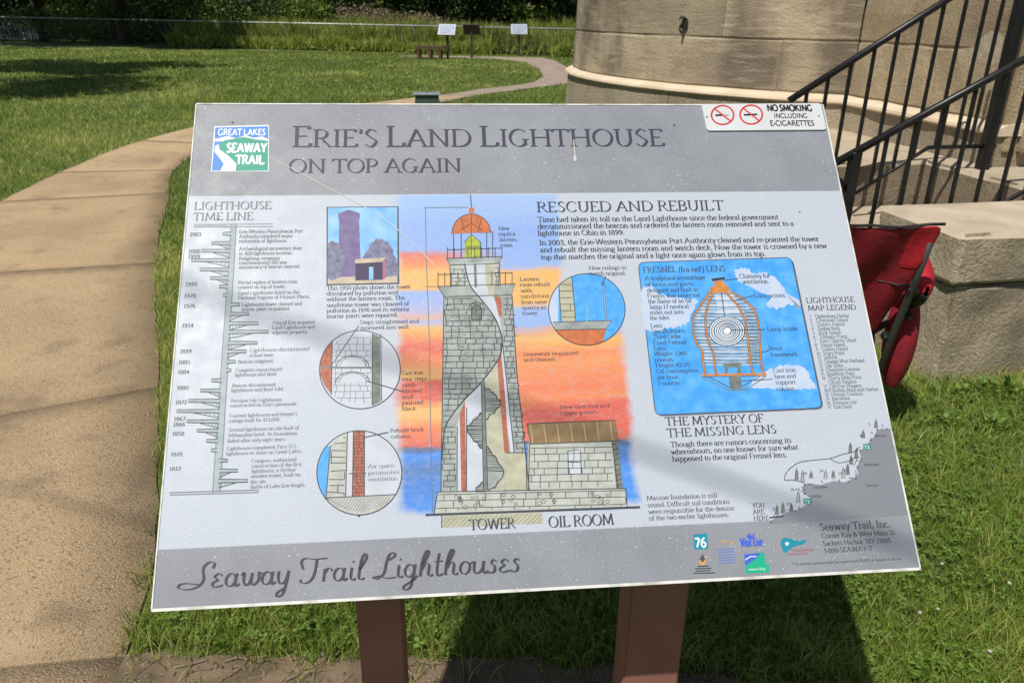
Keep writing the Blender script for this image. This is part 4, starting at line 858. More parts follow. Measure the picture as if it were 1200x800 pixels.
# crumbs, small stones and twigs on the soil
bm = bmesh.new()
for _ in range(900):
    x = rnd.uniform(-1.05, .8); y = rnd.uniform(1.25, 1.66); r_ = rnd.uniform(.002, .008) * (1.5 if rnd.random() < .1 else 1)
    rr = bmesh.ops.create_icosphere(bm, subdivisions=1, radius=r_ * .75, matrix=Matrix.Translation((x, y, .008 + r_ * .2)) @ Matrix.Scale(rnd.uniform(.5, .9), 4, (0, 0, 1)))
    for v in rr['verts']: v.co += Vector((rnd.uniform(-1, 1), rnd.uniform(-1, 1), rnd.uniform(-1, 1))) * r_ * .3
o = link('soil_crumbs', bm_mesh('soil_crumbs', bm, mat('crumbs', (.20, .155, .11), .95, (.10, .075, .05), 30))); tag(o, 'crumbs of soil and grit scattered over the bare strip at the front', 'soil', kind='stuff')
bm = bmesh.new()
for _ in range(70):
    x = rnd.uniform(-1.0, .7); y = rnd.uniform(1.45, 1.7); a = rnd.uniform(0, pi); l_ = rnd.uniform(.02, .08)
    tube(bm, [(x, y, .013), (x + l_ * .5 * cos(a), y + l_ * .5 * sin(a), .02), (x + l_ * cos(a + .2), y + l_ * sin(a + .2), .012)], rnd.uniform(.0008, .002), 4)
o = link('dry_twigs', bm_mesh('dry_twigs', bm, mat('twig', (.30, .24, .17), .9, (.16, .12, .08), 30))); tag(o, 'dry twigs and straw lying along the edge of the grass', 'twigs', kind='stuff')

# ---- turf blades
def blocked(x, y):
    b = np.zeros(len(x), bool)
    for poly in slabs + [far_main, dirt]:
        P = np.array(poly); c = np.zeros(len(x), bool); j = len(P) - 1
        for i in range(len(P)):
            xi, yi = P[i]; xj, yj = P[j]
            if abs(yj - yi) > 1e-9: c ^= ((yi > y) != (yj > y)) & (x < (xj - xi) * (y - yi) / (yj - yi) + xi)
            j = i
        b |= c
    b |= (x - 4.2) ** 2 + (y - 9.9) ** 2 < 3.62 ** 2
    a_, b_ = (x - 1.97) * .978 + (y - 3.36) * .208, -(x - 1.97) * .208 + (y - 3.36) * .978
    b |= (a_ > 0) & (b_ > .0) & (b_ < 4)
    return b
def leaf_mat(name, c1, c2, c3, rough=.6, trans=.35):
    m = bpy.data.materials.new(name); m.use_nodes = True; t = m.node_tree; N = t.nodes; L = t.links; N.clear()
    out = N.new('ShaderNodeOutputMaterial'); at = N.new('ShaderNodeAttribute'); at.attribute_name = 'rnd'
    r = N.new('ShaderNodeValToRGB'); r.color_ramp.elements[0].color = (*c1, 1); r.color_ramp.elements[1].color = (*c3, 1); e = r.color_ramp.elements.new(.55); e.color = (*c2, 1)
    L.new(at.outputs['Fac'], r.inputs[0])
    b = N.new('ShaderNodeBsdfPrincipled'); b.inputs['Roughness'].default_value = rough; b.inputs['Specular IOR Level'].default_value = .35
    tr = N.new('ShaderNodeBsdfTranslucent'); mx = N.new('ShaderNodeMixShader'); mx.inputs[0].default_value = trans
    L.new(r.outputs[0], b.inputs['Base Color']); L.new(r.outputs[0], tr.inputs[0]); L.new(b.outputs[0], mx.inputs[1]); L.new(tr.outputs[0], mx.inputs[2]); L.new(mx.outputs[0], out.inputs[0])
    return m
def with_rnd(me, vals):
    a = me.attributes.new('rnd', 'FLOAT', 'POINT'); a.data.foreach_set('value', np.asarray(vals, np.float32)); return me
M_blade = leaf_mat('grass_blade', (.075, .13, .014), (.23, .335, .038), (.62, .60, .20), .45, .48)
def patchy(x, y, s): return np.array([mn.noise(Vector((a * s, b * s, .5))) for a, b in zip(x, y)])
def blades(n, y0, y1, hmin, hmax, wmin, marg, segs, name, label, xfun=None):
    t = rng.random(n); y = np.exp(np.log(y0) + t * (np.log(y1) - np.log(y0)))
    half = (y + .35) * (600 / F_PX) * 1.02 + marg; x = (rng.random(n) * 2 - 1) * half
    jx = rng.normal(0, .014, n); jy = rng.normal(0, .016, n); wob_ = patchy(x, y, 9) * .035; k = ~blocked(x + jx + wob_, y + jy + wob_) | ((y < 1.62) & (y > 1.48) & (abs(x) < 1.0) & (rng.random(n) < .06)); x, y = x[k], y[k]; n = len(x)
    pn = patchy(x, y, .9) * .5 + patchy(x, y, 6) * .5
    h = (hmin + (hmax - hmin) * rng.random(n)) * (1 + .9 * pn) ; wd = np.maximum(.0028, wmin * y) * rng.uniform(.7, 1.3, n)
    az = rng.random(n) * 2 * pi; lean = rng.uniform(.15, 1.1, n) * h; la = rng.random(n) * 2 * pi
    dx, dy = np.cos(az) * wd / 2, np.sin(az) * wd / 2; lx, ly = np.cos(la) * lean, np.sin(la) * lean
    big = patchy(x, y, .28); rv = np.clip(.42 + .75 * pn + .35 * big + rng.normal(0, .2, n), 0, 1); rv = np.where(rng.random(n) < .05, 1.0, rv)
    if segs == 2:
        V_ = np.stack([np.c_[x - dx, y - dy, np.zeros(n)], np.c_[x + dx, y + dy, np.zeros(n)], np.c_[x + dx * .8 + lx * .35, y + dy * .8 + ly * .35, h * .6], np.c_[x - dx * .8 + lx * .35, y - dy * .8 + ly * .35, h * .6], np.c_[x + lx, y + ly, h * .98]], 1).reshape(-1, 3)
        b = np.arange(n)[:, None] * 5; F_ = np.concatenate([b + [0, 1, 2], b + [0, 2, 3], b + [3, 2, 4]]); kk = 5
    else:
        V_ = np.stack([np.c_[x - dx, y - dy, np.zeros(n)], np.c_[x + dx, y + dy, np.zeros(n)], np.c_[x + lx, y + ly, h]], 1).reshape(-1, 3); F_ = np.arange(n)[:, None] * 3 + [0, 1, 2]; kk = 3
    me = with_rnd(mesh_np(name, V_, F_, M_blade), np.repeat(rv, kk))
    o = link(name, me); tag(o, label, 'grass', kind='stuff'); return o
blades(210000, 1.35, 6.5, .022, .072, .0010, 1.1, 2, 'grass', 'short mown grass blades round the sign posts and along the path')
blades(330000, 6.5, 34, .03, .07, .0011, 5.0, 1, 'lawn_grass', 'mown lawn stretching back to the fence')
# extra front turf fringe spilling over the soil, broad leaves in the sward
n = 9500; x = rng.uniform(-1.02, 3.4, n); y = rng.uniform(1.5, 3.4, n); k = ~blocked(x, y - .015); x, y = x[k], y[k]; n = len(x)
Vv = []; Fv = []; rv = []
for i in range(n):
    z0 = rng.uniform(.018, .05); a0 = rng.uniform(0, 6.28); s_ = rng.uniform(.006, .016)
    for q in range(3):
        a = a0 + q * 2.09; ca, sa = cos(a), sin(a); tl = rng.uniform(-.3, .3); b = len(Vv)
        for (u_, v_) in ((0, 0), (.7, .45), (1.25, 0), (.7, -.45)): Vv.append((x[i] + s_ * (u_ * ca - v_ * sa), y[i] + s_ * (u_ * sa + v_ * ca), z0 + s_ * u_ * tl))
        Fv.append((b, b + 1, b + 2, b + 3)); rv += [rng.uniform(.1, .8)] * 4
M_clover = leaf_mat('clover_leaf', (.08, .15, .028), (.16, .27, .045), (.26, .36, .08), .5, .3)
o = link('clover', with_rnd(mesh_np('clover', Vv, Fv, M_clover), rv)); tag(o, 'small three-part clover leaves mixed through the near grass', 'clover', kind='stuff')
M_flw = mat('flower_white', (.50, .48, .40), .8, (.36, .34, .28), 300)
for (px, py, lb) in ((1099, 713, 'white clover head in the sunny grass right of the sign'), (1078, 717, 'small clover head just left of the larger one'), (1183, 683, 'white clover head near the right edge of the lawn'), (1104, 660, 'clover head beside the lower right corner of the sign'), (1160, 762, 'low clover head toward the bottom right corner')):
    d = pxray(px, py); P = CAMP + d * ((.055 - CAM_H) / d.z); bm = bmesh.new()
    bmesh.ops.create_icosphere(bm, subdivisions=2, radius=.0048, matrix=Matrix.Translation((P.x, P.y, .055)))
    for v in bm.verts: v.co += Vector((rnd.uniform(-1, 1), rnd.uniform(-1, 1), rnd.uniform(-1, 1))) * .0014
    r_ = empty('clover_flower', (0, 0, 0)); tag(r_, lb, 'flower', 'clover flowers in the near lawn')
    link('flower_head', bm_mesh('flower_head', bm, M_flw), r_); obj_tube('stalk', [(P.x, P.y, 0), (P.x, P.y, .05)], .0012, M_clover, r_, 5)

# ------------------------------------------------------------------ round stone tower and its entrance wall
CX, CY, RT = 4.2, 9.9, 3.5; TH0 = radians(-114.7); Jx, Jy = CX + RT * cos(TH0), CY + RT * sin(TH0); WD = Vector((.161, -.987))
def on_wall(s):          # s > 0 round the tower away to the left, s < 0 along the flat wall towards the camera
    if s >= 0: a = TH0 - s / RT; return CX + RT * cos(a), CY + RT * sin(a), cos(a), sin(a)
    return Jx - WD.x * s, Jy - WD.y * s, -.987, -.161
M_st = mat('sandstone', (.47, .385, .26), .9, (.28, .225, .155), 1.3, 8, bump=.7, bscale=45)
mixin(M_st, (.11, .085, .065), 1.7, .48, .60, (1, 1, .45), amount=.75); mixin(M_st, (.52, .43, .30), 3, .5, .7, (1, 1, 9), amount=.45); mixin(M_st, (.20, .16, .115), 5, .52, .66, (1, 1, 14), amount=.5)
M_st2 = mat('sandstone_pecked', (.46, .37, .235), .95, (.30, .235, .15), 2.2, 8, bump=1.0, bscale=75); mixin(M_st2, (.22, .165, .10), 70, .50, .62, amount=.6); mixin(M_st2, (.60, .48, .32), 60, .55, .68, amount=.5); mixin(M_st2, (.24, .18, .12), 4, .52, .7, (1, 1, 6), amount=.45)
M_led = mat('sandstone_weathered', (.70, .58, .43), .9, (.56, .46, .33), 3, 8, bump=.35, bscale=60)
M_base = mat('base_stone', (.43, .36, .255), .95, (.31, .255, .18), 1.8, 8, bump=1.0, bscale=60); mixin(M_base, (.22, .18, .12), 50, .52, .66, amount=.6); mixin(M_base, (.17, .13, .09), 2.2, .55, .7, amount=.4)
M_mortar = mat('mortar', (.42, .36, .27), .95, (.30, .25, .18), 20)
objvar(M_st, .78, 1.22); objvar(M_st2, .85, 1.2)
tower = empty('stone_lighthouse_tower', (CX, CY, 0)); tag(tower, 'round tan sandstone lighthouse base with a pale ledge behind the sign', 'tower')
ev = empty('entrance_wall', (Jx, Jy, 0)); tag(ev, 'rough tan stone entrance wall joined to the right of the round tower behind the railings', 'wall')
def sweep(name, s0, s1, sec, m, parent, gap=.0025, jit=0.0, n=None):
    """section = list of (out, z) walked outward; swept along the wall from s0 to s1"""
    s0 += gap; s1 -= gap; n = n or max(1, int(abs(s1 - s0) / .14)); bm = bmesh.new(); R_ = []
    ox, oy = parent.location.x, parent.location.y
    for i in range(n + 1):
        s = s0 + (s1 - s0) * i / n; x, y, nx, ny = on_wall(s)
        R_.append([bm.verts.new((x + nx * (o_ + jit * mn.noise(Vector((s * 3, z * 4, 2)))) - ox, y + ny * (o_ + jit * mn.noise(Vector((s * 3, z * 4, 2)))) - oy, z)) for o_, z in sec])
    k = len(sec)
    for a, b in zip(R_, R_[1:]):
        for q in range(k): bm.faces.new((a[q], a[(q + 1) % k], b[(q + 1) % k], b[q]))
    bm.faces.new(R_[0]); bm.faces.new(R_[-1][::-1])
    return link(name, bm_mesh(name, bm, m), parent)
def bat(z): return -.035 * (z - 1.0)
def course(z0, z1, ss, m, parent, e=.004, jit=.012):
    for a, b in zip(ss, ss[1:]):
        d = rnd.uniform(-.004, .004)
        sec = [(-.25, z0 + .005), (bat(z0) - .004 + d, z0 + .005), (bat(z0) + e + d, z0 + .016), (bat((z0 + z1) / 2) + e + d, (z0 + z1) / 2), (bat(z1) + e + d, z1 - .016), (bat(z1) - .004 + d, z1 - .005), (-.25, z1 - .005)]
        sweep('stone', a, b, sec, m, parent, jit=jit)
deg = lambda a: (TH0 - radians(a)) * RT
L1 = deg(-124.4); step_ = RT * radians(28)
A_j = [0, L1, L1 + step_, L1 + 2 * step_, L1 + 3 * step_, L1 + 4 * step_]; B0 = deg(-133.4); B_j = [0, B0, B0 + step_ * .95, B0 + 2 * step_, B0 + 3 * step_, B0 + 4 * step_]
for k in range(6): course(1.0 + .41 * k, 1.0 + .41 * (k + 1), A_j if k % 2 == 0 else B_j, M_st, tower)
for k in range(6): course(1.0 + .41 * k, 1.0 + .41 * (k + 1), [-1.78, -.62 if k % 2 else -1.15, 0][:3], M_st2, ev, jit=.02)
def core(name, segs, z0, z1, off, m, parent):
    for a, b in segs: sweep(name, a, b, [(-.6, z0), (off + .006, z0), (off + .006 + bat(z1), z1), (-.6, z1)], m, parent, gap=0)
core('mortar_core', [(0, 3.1 * RT), ], 1.0, 3.44, -.012, M_mortar, tower); core('mortar_core', [(-1.775, 0)], 1.0, 3.44, -.012, M_mortar, ev)
core('footing_core', [(0, 3.1 * RT), ], 0, .99, -.03, M_mortar, tower); core('footing_core', [(-1.775, 0)], 0, .99, -.03, M_mortar, ev)
def ring(name, r0, r1, z0, z1, m, parent, n=64):
    bm = bmesh.new(); rr = [[bm.verts.new((r * cos(2 * pi * i / n), r * sin(2 * pi * i / n), z)) for i in range(n)] for r, z in ((r0, z0), (r1, z1))]
    for i in range(n): bm.faces.new((rr[0][i], rr[0][(i + 1) % n], rr[1][(i + 1) % n], rr[1][i]))
    bm.faces.new(rr[1]); return link(name, bm_mesh(name, bm, m, False), parent)
ring('upper_shaft', RT - .09, RT - .25, 3.4, 9.0, M_st, tower)
for a, b in ((0, 2.3), (2.3, 4.9), (4.9, 7.5), (7.5, 10.0)): sweep('ledge_stone', a, b, [(-.2, .93), (.075, .93), (.095, .945), (.09, .965), (-.02, 1.005), (-.2, 1.005)], M_led, tower, gap=.003, jit=.006)
sweep('ledge_stone', -1.8, 0, [(-.2, .93), (.075, .93), (.095, .945), (.09, .965), (-.02, 1.005), (-.2, 1.005)], M_led, ev, gap=.003, jit=.006)
for z0, z1, js in ((.47, .93, [0, 1.6, 3.4, 5.3, 7.2, 9.6]), (-.1, .46, [0, 2.4, 4.4, 6.2, 8.2, 9.6])):
    for a, b in zip(js, js[1:]): sweep('base_stone', a, b, [(-.2, z0 + .004), (.06 + .05 * (.93 - z0), z0 + .004), (.06 + .05 * (.93 - z1), z1 - .002), (-.2, z1 - .002)], M_base, tower, gap=.004, jit=.015)
for a, b in ((-1.78, -.9), (-.9, 0)): sweep('base_stone', a, b, [(-.2, .3), (.06, .3), (.06, .928), (-.2, .928)], M_base, ev, gap=.004, jit=.02)
# door surround at the camera end of the entrance wall
ex_, ey_, _, _ = on_wall(-1.78)
lx_, ly_ = ex_ - Jx, ey_ - Jy
for dx_, w_, dz in ((.03, .10, 0), (.14, .09, -.006), (.25, .12, .004)):
    obj_box('door_jamb_moulding', (lx_ + dx_, ly_ + .12 + dz * 4, 2.1), (w_ - .006, .26, 2.55), M_st2, ev, bevel=.012, seg=2)
obj_box('door_sill', (lx_ + .62, ly_ - .02, .935), (.75, .22, .11), M_led, ev, Euler((0, 0, radians(4))), bevel=.03, seg=3)
obj_box('door_base_block', (lx_ + .62, ly_ + .05, .80), (.66, .2, .18), M_base, ev, bevel=.01)
obj_box('doorway_wall', (lx_ + 1.35, ly_ + .22, 2.0), (1.9, .12, 2.9), M_st, ev, bevel=.01)
# iron fixing let into the tower face
def tower_hit(px, py):
    d = pxray(px, py); ox, oy = -CX, -CY; a = d.x ** 2 + d.y ** 2; b = ox * d.x + oy * d.y; c = ox * ox + oy * oy - RT ** 2; t = (-b - sqrt(b * b - a * c)) / a; return CAMP + d * t
P = tower_hit(802, 28); nrm = Vector((P.x - CX, P.y - CY, 0)).normalized(); M_iron = mat('old_iron', (.012, .012, .012), .6, (.03, .025, .02), 40)
ir = empty('iron_fixing', (P.x, P.y, P.z), atan2(nrm.y, nrm.x)); tag(ir, 'small dark iron ring fixing set in the round tower wall above the ledge', 'iron fixing')
obj_box('plate', (.0, 0, 0), (.03, .06, .09), M_iron, ir, bevel=.01, jit=.004)
obj_tube('ring', [(.03 + .028 * cos(a * pi / 6), 0, -.035 + .04 * sin(a * pi / 6)) for a in range(13)], .009, M_iron, ir, 6)
obj_tube('spike', [(.01, .02, .04), (.05, .0, .06), (.06, -.01, .03)], .009, M_iron, ir, 6)

# ------------------------------------------------------------------ steps, cheek wall, railings (local frame: x up the stair, y towards the tower)
SA = radians(12); S0 = (1.97, 3.36)
def rocky(name, x0, x1, y0, y1, z0, z1, m, parent, rough=.02, bev=.015, tooled_top=True, seed=0, res=.07, side=None):
    bm = bmesh.new(); c = ((x0 + x1) / 2, (y0 + y1) / 2, (z0 + z1) / 2); s = (x1 - x0, y1 - y0, z1 - z0)
    nx, ny, nz = [max(2, int(q / res)) for q in s]
    def face(o, u, v, nu, nv):
        def knots(n_, L_): e = min(bev * 1.2, L_ * .2) / L_; return [0, e] + [e + (1 - 2 * e) * k / n_ for k in range(1, n_)] + [1 - e, 1]
        ku, kv = knots(nu, Vector(u).length), knots(nv, Vector(v).length)
        G_ = [[bm.verts.new(Vector(o) + Vector(u) * i + Vector(v) * j) for j in kv] for i in ku]
        for i in range(len(ku) - 1):
            for j in range(len(kv) - 1): bm.faces.new((G_[i][j], G_[i + 1][j], G_[i + 1][j + 1], G_[i][j + 1]))
    X_, Y_, Z_ = s
    face((x0, y0, z0), (X_, 0, 0), (0, 0, Z_), nx, nz); face((x1, y1, z0), (-X_, 0, 0), (0, 0, Z_), nx, nz); face((x0, y1, z0), (0, -Y_, 0), (0, 0, Z_), ny, nz); face((x1, y0, z0), (0, Y_, 0), (0, 0, Z_), ny, nz); face((x0, y0, z1), (X_, 0, 0), (0, Y_, 0), nx, ny); face((x0, y1, z0), (X_, 0, 0), (0, -Y_, 0), nx, ny)
    bmesh.ops.remove_doubles(bm, verts=bm.verts, dist=1e-4)
    for v in bm.verts:
        p = v.co.copy(); ex = [min(p.x - x0, x1 - p.x), min(p.y - y0, y1 - p.y), min(p.z - z0, z1 - p.z)]; on = [q < 1e-4 for q in ex]
        if sum(on) >= 2:   # worn arrises
            for k_, f_ in enumerate(on):
                if f_: v.co[k_] += (bev * (.6 + .8 * abs(mn.noise(p * 4 + Vector((seed, 0, 0)))))) * (1 if p[k_] < c[k_] else -1)
        q = p * 5 + Vector((seed * 3.1, 0, 0)); d = mn.fractal(q, .9, 2.1, 4) * rough; d2 = mn.noise(q * 3.3) * rough * .5
        if on[1]: v.co.y += (d + d2 - rough * .2) * (1 if p.y > c[1] else -1) * -1
        if on[0]: v.co.x += d
        if on[2] and p.z > c[2]: v.co.z += (d * .12 if tooled_top else d)
    o = link(name, bm_mesh(name, bm, [m, side] if side else m), parent)
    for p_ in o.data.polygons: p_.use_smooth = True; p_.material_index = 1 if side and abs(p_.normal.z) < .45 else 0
    o.data.set_sharp_from_angle(angle=radians(32))
    return o
M_chk = mat('rock_faced_stone', (.48, .40, .28), .95, (.33, .265, .18), 2.5, 8, bump=1.0, bscale=62); mixin(M_chk, (.20, .16, .11), 55, .52, .66, amount=.6); mixin(M_chk, (.58, .49, .36), 38, .56, .7, amount=.4); mixin(M_chk, (.17, .135, .10), 3.0, .55, .7, amount=.5)
M_cap = mat('capstone', (.56, .475, .36), .92, (.42, .345, .25), 4, 8, bump=.5, bscale=60); mixin(M_cap, (.27, .21, .15), 8, .6, .75, amount=.35)
cheek = empty('stone_cheek_wall', (S0[0], S0[1], 0), SA); tag(cheek, 'low rough stone block wall right of the red folding chair in front of the railings', 'wall')
rocky('stone', 0.02, 1.62, 0, .55, -.1, .478, M_chk, cheek, .020, .012, seed=1, res=.045); rocky('stone', 1.63, 3.4, .01, .55, -.1, .478, M_chk, cheek, .020, .012, seed=2, res=.045)
o = rocky('stone', -.01, 1.95, -.015, .57, .488, .725, M_cap, cheek, .014, .018, seed=3, res=.045, side=M_chk); rocky('stone', 1.96, 3.6, -.01, .57, .488, .725, M_cap, cheek, .014, .018, seed=4, res=.045, side=M_chk)
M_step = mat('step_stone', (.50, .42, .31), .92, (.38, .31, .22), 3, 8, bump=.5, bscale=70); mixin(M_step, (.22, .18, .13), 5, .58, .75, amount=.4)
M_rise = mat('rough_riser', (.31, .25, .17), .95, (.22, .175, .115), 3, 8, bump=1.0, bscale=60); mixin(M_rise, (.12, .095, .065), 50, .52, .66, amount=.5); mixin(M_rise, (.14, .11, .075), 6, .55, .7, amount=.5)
steps = empty('entrance_steps', (S0[0], S0[1], 0), SA); tag(steps, 'worn tan stone steps and landing rising to the right behind the black railings', 'steps')
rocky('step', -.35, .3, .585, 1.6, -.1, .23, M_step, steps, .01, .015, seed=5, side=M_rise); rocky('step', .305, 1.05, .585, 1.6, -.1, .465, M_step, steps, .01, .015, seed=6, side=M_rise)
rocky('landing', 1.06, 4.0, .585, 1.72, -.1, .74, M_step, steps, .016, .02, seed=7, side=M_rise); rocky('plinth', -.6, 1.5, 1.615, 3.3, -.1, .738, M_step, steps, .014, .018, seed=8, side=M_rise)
def stair_hit(px, py, b):
    d = pxray(px, py); n = Vector((-sin(SA), cos(SA), 0)); o = CAMP - Vector((S0[0], S0[1], 0)); t = (b - n.dot(o)) / n.dot(d); P = o + d * t
    return P.x * cos(SA) + P.y * sin(SA), P.z
M_blk = mat('black_rail_paint', (.008, .008, .009), .35, spec=.35, col2=(.014, .014, .016), nscale=30) if True else mat('x', (.01, .01, .012), .32, (.02, .02, .023), 30, bump=.08, bscale=120)
def railing(b, label, newels, hand, tops, low, hr=.02):
    r = empty('stair_railing', (S0[0], S0[1], 0), SA); tag(r, label, 'railing', 'black iron railings beside the entrance steps')
    hp = [stair_hit(x, y, b) for x, y in hand]
    obj_tube('handrail', [(a, b, z) for a, z in hp], hr, M_blk, r, 10)
    if low: obj_tube('bottom_rail', [(a, b, z) for a, z in low], .013, M_blk, r, 6)
    def hz(a):
        for p, q in zip(hp, hp[1:]):
            if min(p[0], q[0]) <= a <= max(p[0], q[0]): return p[1] + (q[1] - p[1]) * (a - p[0]) / (q[0] - p[0])
        return hp[0][1] if a < hp[0][0] else hp[-1][1]
    def lz(a):
        if not low: return .4
        for p, q in zip(low, low[1:]):
            if p[0] <= a <= q[0]: return p[1] + (q[1] - p[1]) * (a - p[0]) / (q[0] - p[0])
        return low[0][1] if a < low[0][0] else low[-1][1]
    first = None
    for a in tops:
        z1, z0 = hz(a) - hr * .6, lz(a)
        me_ = bmesh.new(); box(me_, (0, 0, (z0 + z1) / 2), (.016, .016, z1 - z0)); link('picket', bm_mesh('picket', me_, M_blk), r, (a, b, 0))
    for (a, z0, wdt, zt) in newels: obj_box('newel_post', (a, b, (z0 + (zt or hz(a))) / 2), (wdt, wdt, (zt or hz(a)) - z0), M_blk, r, bevel=.004)
    return r, hp, hz
bN = .66; hN = [stair_hit(x, y, bN) for x, y in ((981, 190), (1200, 70))]; sl_ = (hN[1][1] - hN[0][1]) / (hN[1][0] - hN[0][0])
p0 = stair_hit(1001, 190, bN)[0]; tn = [stair_hit(x, 244, bN)[0] for x in (1024, 1054, 1084, 1112, 1141, 1168, 1196)]
lowN = [(p0, hN[0][1] - .72), (p0 + 2.2, hN[0][1] - .72 + sl_ * 2.2)]
lowN = [(a, max(z, .0)) for a, z in lowN]
dstep = tn[1] - tn[0]; tn += [tn[-1] + dstep * k for k in range(1, 4)]
railing(bN, 'nearer black iron handrail with square pickets rising just behind the stone block', [(p0, .2, .05, None)], [(981, 190), (1200, 70), (1290, 21)], tn, lowN, .02)
for o_ in [q for q in bpy.data.objects if q.name.startswith('stair_railing')][:1]: obj_tube('rail_scroll', [(hN[0][0] + dx_, bN, hN[0][1] + dz_) for dx_, dz_ in ((0, 0), (-.012, -.03), (.0, -.07), (.045, -.10), (.075, -.14))], .012, M_blk, o_, 8)
bF = 1.30
zl = stair_hit(1088, 173, bF); lowF = [stair_hit(1000, 228, bF), zl, (stair_hit(1166, 172, bF)[0], zl[1])]
tf = [stair_hit(x, y, bF)[0] for x, y in ((944, 120), (970, 97), (997, 80), (1025, 60), (1053, 40), (1081, 22), (1107, 4), (1133, 0), (1157, 0))]
nf = stair_hit(1152, 190, bF)
tfix = [a for a in tf if a < nf[0] - .05]
railing(bF, 'farther black iron handrail along the tower side ending at a thick post on the landing', [(nf[0], .735, .06, nf[1] + 1.35)], [(925, 118), (1110, 0), (1160, -32)], tfix + [tfix[-1] + (tfix[1] - tfix[0]) * .9], lowF, .02)
# ------------------------------------------------------------------ folding camp chair seen from behind
M_red = mat('red_canvas', (.50, .013, .026), .75, (.38, .009, .018), 9, bump=.35, bscale=9); M_mar = mat('maroon_shaded_canvas', (.30, .010, .022), .8, (.20, .007, .015), 9, bump=.35, bscale=9)  # maroon copy of the canvas: shade of the leaning back put into its colour
M_tub = mat('grey_tube', (.045, .045, .045), .4); M_pl = mat('black_plastic', (.012, .012, .013), .5)
chair = empty('folding_camp_chair', (1.22, 2.88, 0)); tag(chair, 'red canvas folding camp chair with dark tube frame seen from behind beside the sign', 'chair')
KS = .90                                  # chair size: a little under the drawn one
cl = lambda P: (P[0] * KS - 1.22, P[1] * KS - 2.88, (P[2] * KS + .16) if P[2] > .06 else P[2])
def cloth(name, G_, m, thick=.006, sub=1):
    """grid of 3-D points -> smooth cloth of real thickness"""
    bm = bmesh.new(); V_ = [[bm.verts.new(cl(p)) for p in row] for row in G_]
    for i in range(len(V_) - 1):
        for j in range(len(V_[0]) - 1): bm.faces.new((V_[i][j], V_[i][j + 1], V_[i + 1][j + 1], V_[i + 1][j]))
    o = link(name, bm_mesh(name, bm, m, True), chair); s = o.modifiers.new('solid', 'SOLIDIFY'); s.thickness = thick
    if sub: q = o.modifiers.new('sub', 'SUBSURF'); q.levels = q.render_levels = sub
    return o
TR_, TL_ = Vector((1.635, 2.92, .875)), Vector((1.02, 2.90, .90)); BR_, BLc = Vector((1.60, 3.14, .34)), Vector((1.07, 3.10, .38))
G_ = []
for i in range(9):
    t = i / 8; row = []
    for j in range(13):
        s_ = j / 12; P = (TL_.lerp(TR_, s_)).lerp(BLc.lerp(BR_, s_), t); sag = sin(pi * s_)
        P = P + Vector((0, .055 * sag + .013 * sin(15 * s_ + 6 * t) * (.4 + .6 * sin(pi * t)), -.035 * sag * (1 - t) - .0 + .008 * mn.noise(Vector((s_ * 6, t * 6, 0)))))
        P.x -= .035 * t * (1 if s_ > .9 else 0); row.append(P)
    G_.append(row)
cloth('backrest', G_, M_mar)
def hem(name, pts, r=.007, m=None): return obj_tube(name, [cl(p) for p in pts], r, m or M_pl, chair, 6)
hem('backrest_hem', [p + Vector((0, -.004, .004)) for p in G_[0]], .0055)
hem('seam', [p + Vector((0, -.008, 0)) for p in G_[4]], .003)
# corner reinforcement on the top right of the back
cloth('corner_patch', [[G_[i][j] + Vector((0, -.007, .002)) for j in (10, 11, 12)] for i in (0, 1, 2, 3)], M_red, .003)
sr = [(1.10, 3.13), (1.62, 3.16), (1.70, 3.55), (1.12, 3.52)]
cloth('seat', [[Vector((sr[0][0] * (1 - a) * (1 - b) + sr[1][0] * a * (1 - b) + sr[3][0] * (1 - a) * b + sr[2][0] * a * b, sr[0][1] * (1 - a) * (1 - b) + sr[1][1] * a * (1 - b) + sr[3][1] * (1 - a) * b + sr[2][1] * a * b, .40 - .05 * sin(pi * a) * sin(pi * b) + .02 * b)) for a in [k / 6 for k in range(7)]] for b in [k / 5 for k in range(6)]], M_red)
pole_b = [(1.612, 2.955, .80), (1.62, 3.02, .60), (1.625, 3.10, .38), (1.60, 3.18, .05)]
poles = [pole_b, [(1.05, 2.93, .84), (1.06, 3.02, .60), (1.07, 3.1, .38), (1.09, 3.17, .05)],
         [(1.09, 3.17, .03), (1.40, 3.17, .22), (1.68, 3.20, .40)], [(1.60, 3.18, .03), (1.35, 3.17, .2), (1.06, 3.15, .40)],
         [(1.70, 3.55, .42), (1.66, 3.35, .22), (1.60, 3.18, .04)], [(1.12, 3.53, .42), (1.10, 3.35, .22), (1.09, 3.17, .04)], [(1.70, 3.55, .03), (1.42, 3.54, .22), (1.12, 3.53, .42)], [(1.12, 3.53, .03), (1.4, 3.54, .22), (1.70, 3.55, .42)],
         [(1.73, 3.50, .64), (1.70, 3.55, .42), (1.70, 3.56, .03)], [(1.09, 3.49, .64), (1.12, 3.53, .42), (1.12, 3.54, .03)]]
for q in poles: obj_tube('frame_tube', [cl(p) for p in q], .0135, M_tub, chair, 8)
for (x, y, z) in ((1.62, 3.04, .575), (1.61, 3.13, .33)):
    obj_box('joint_bracket', cl((x + .005, y, z)), (.045, .04, .03), M_pl, chair, Euler((.3, .2, 0)), bevel=.006)
for (x, y) in ((1.60, 3.18), (1.09, 3.17), (1.70, 3.56), (1.12, 3.54)): obj_box('foot', cl((x, y, .018)), (.05, .05, .036), M_pl, chair, bevel=.01)
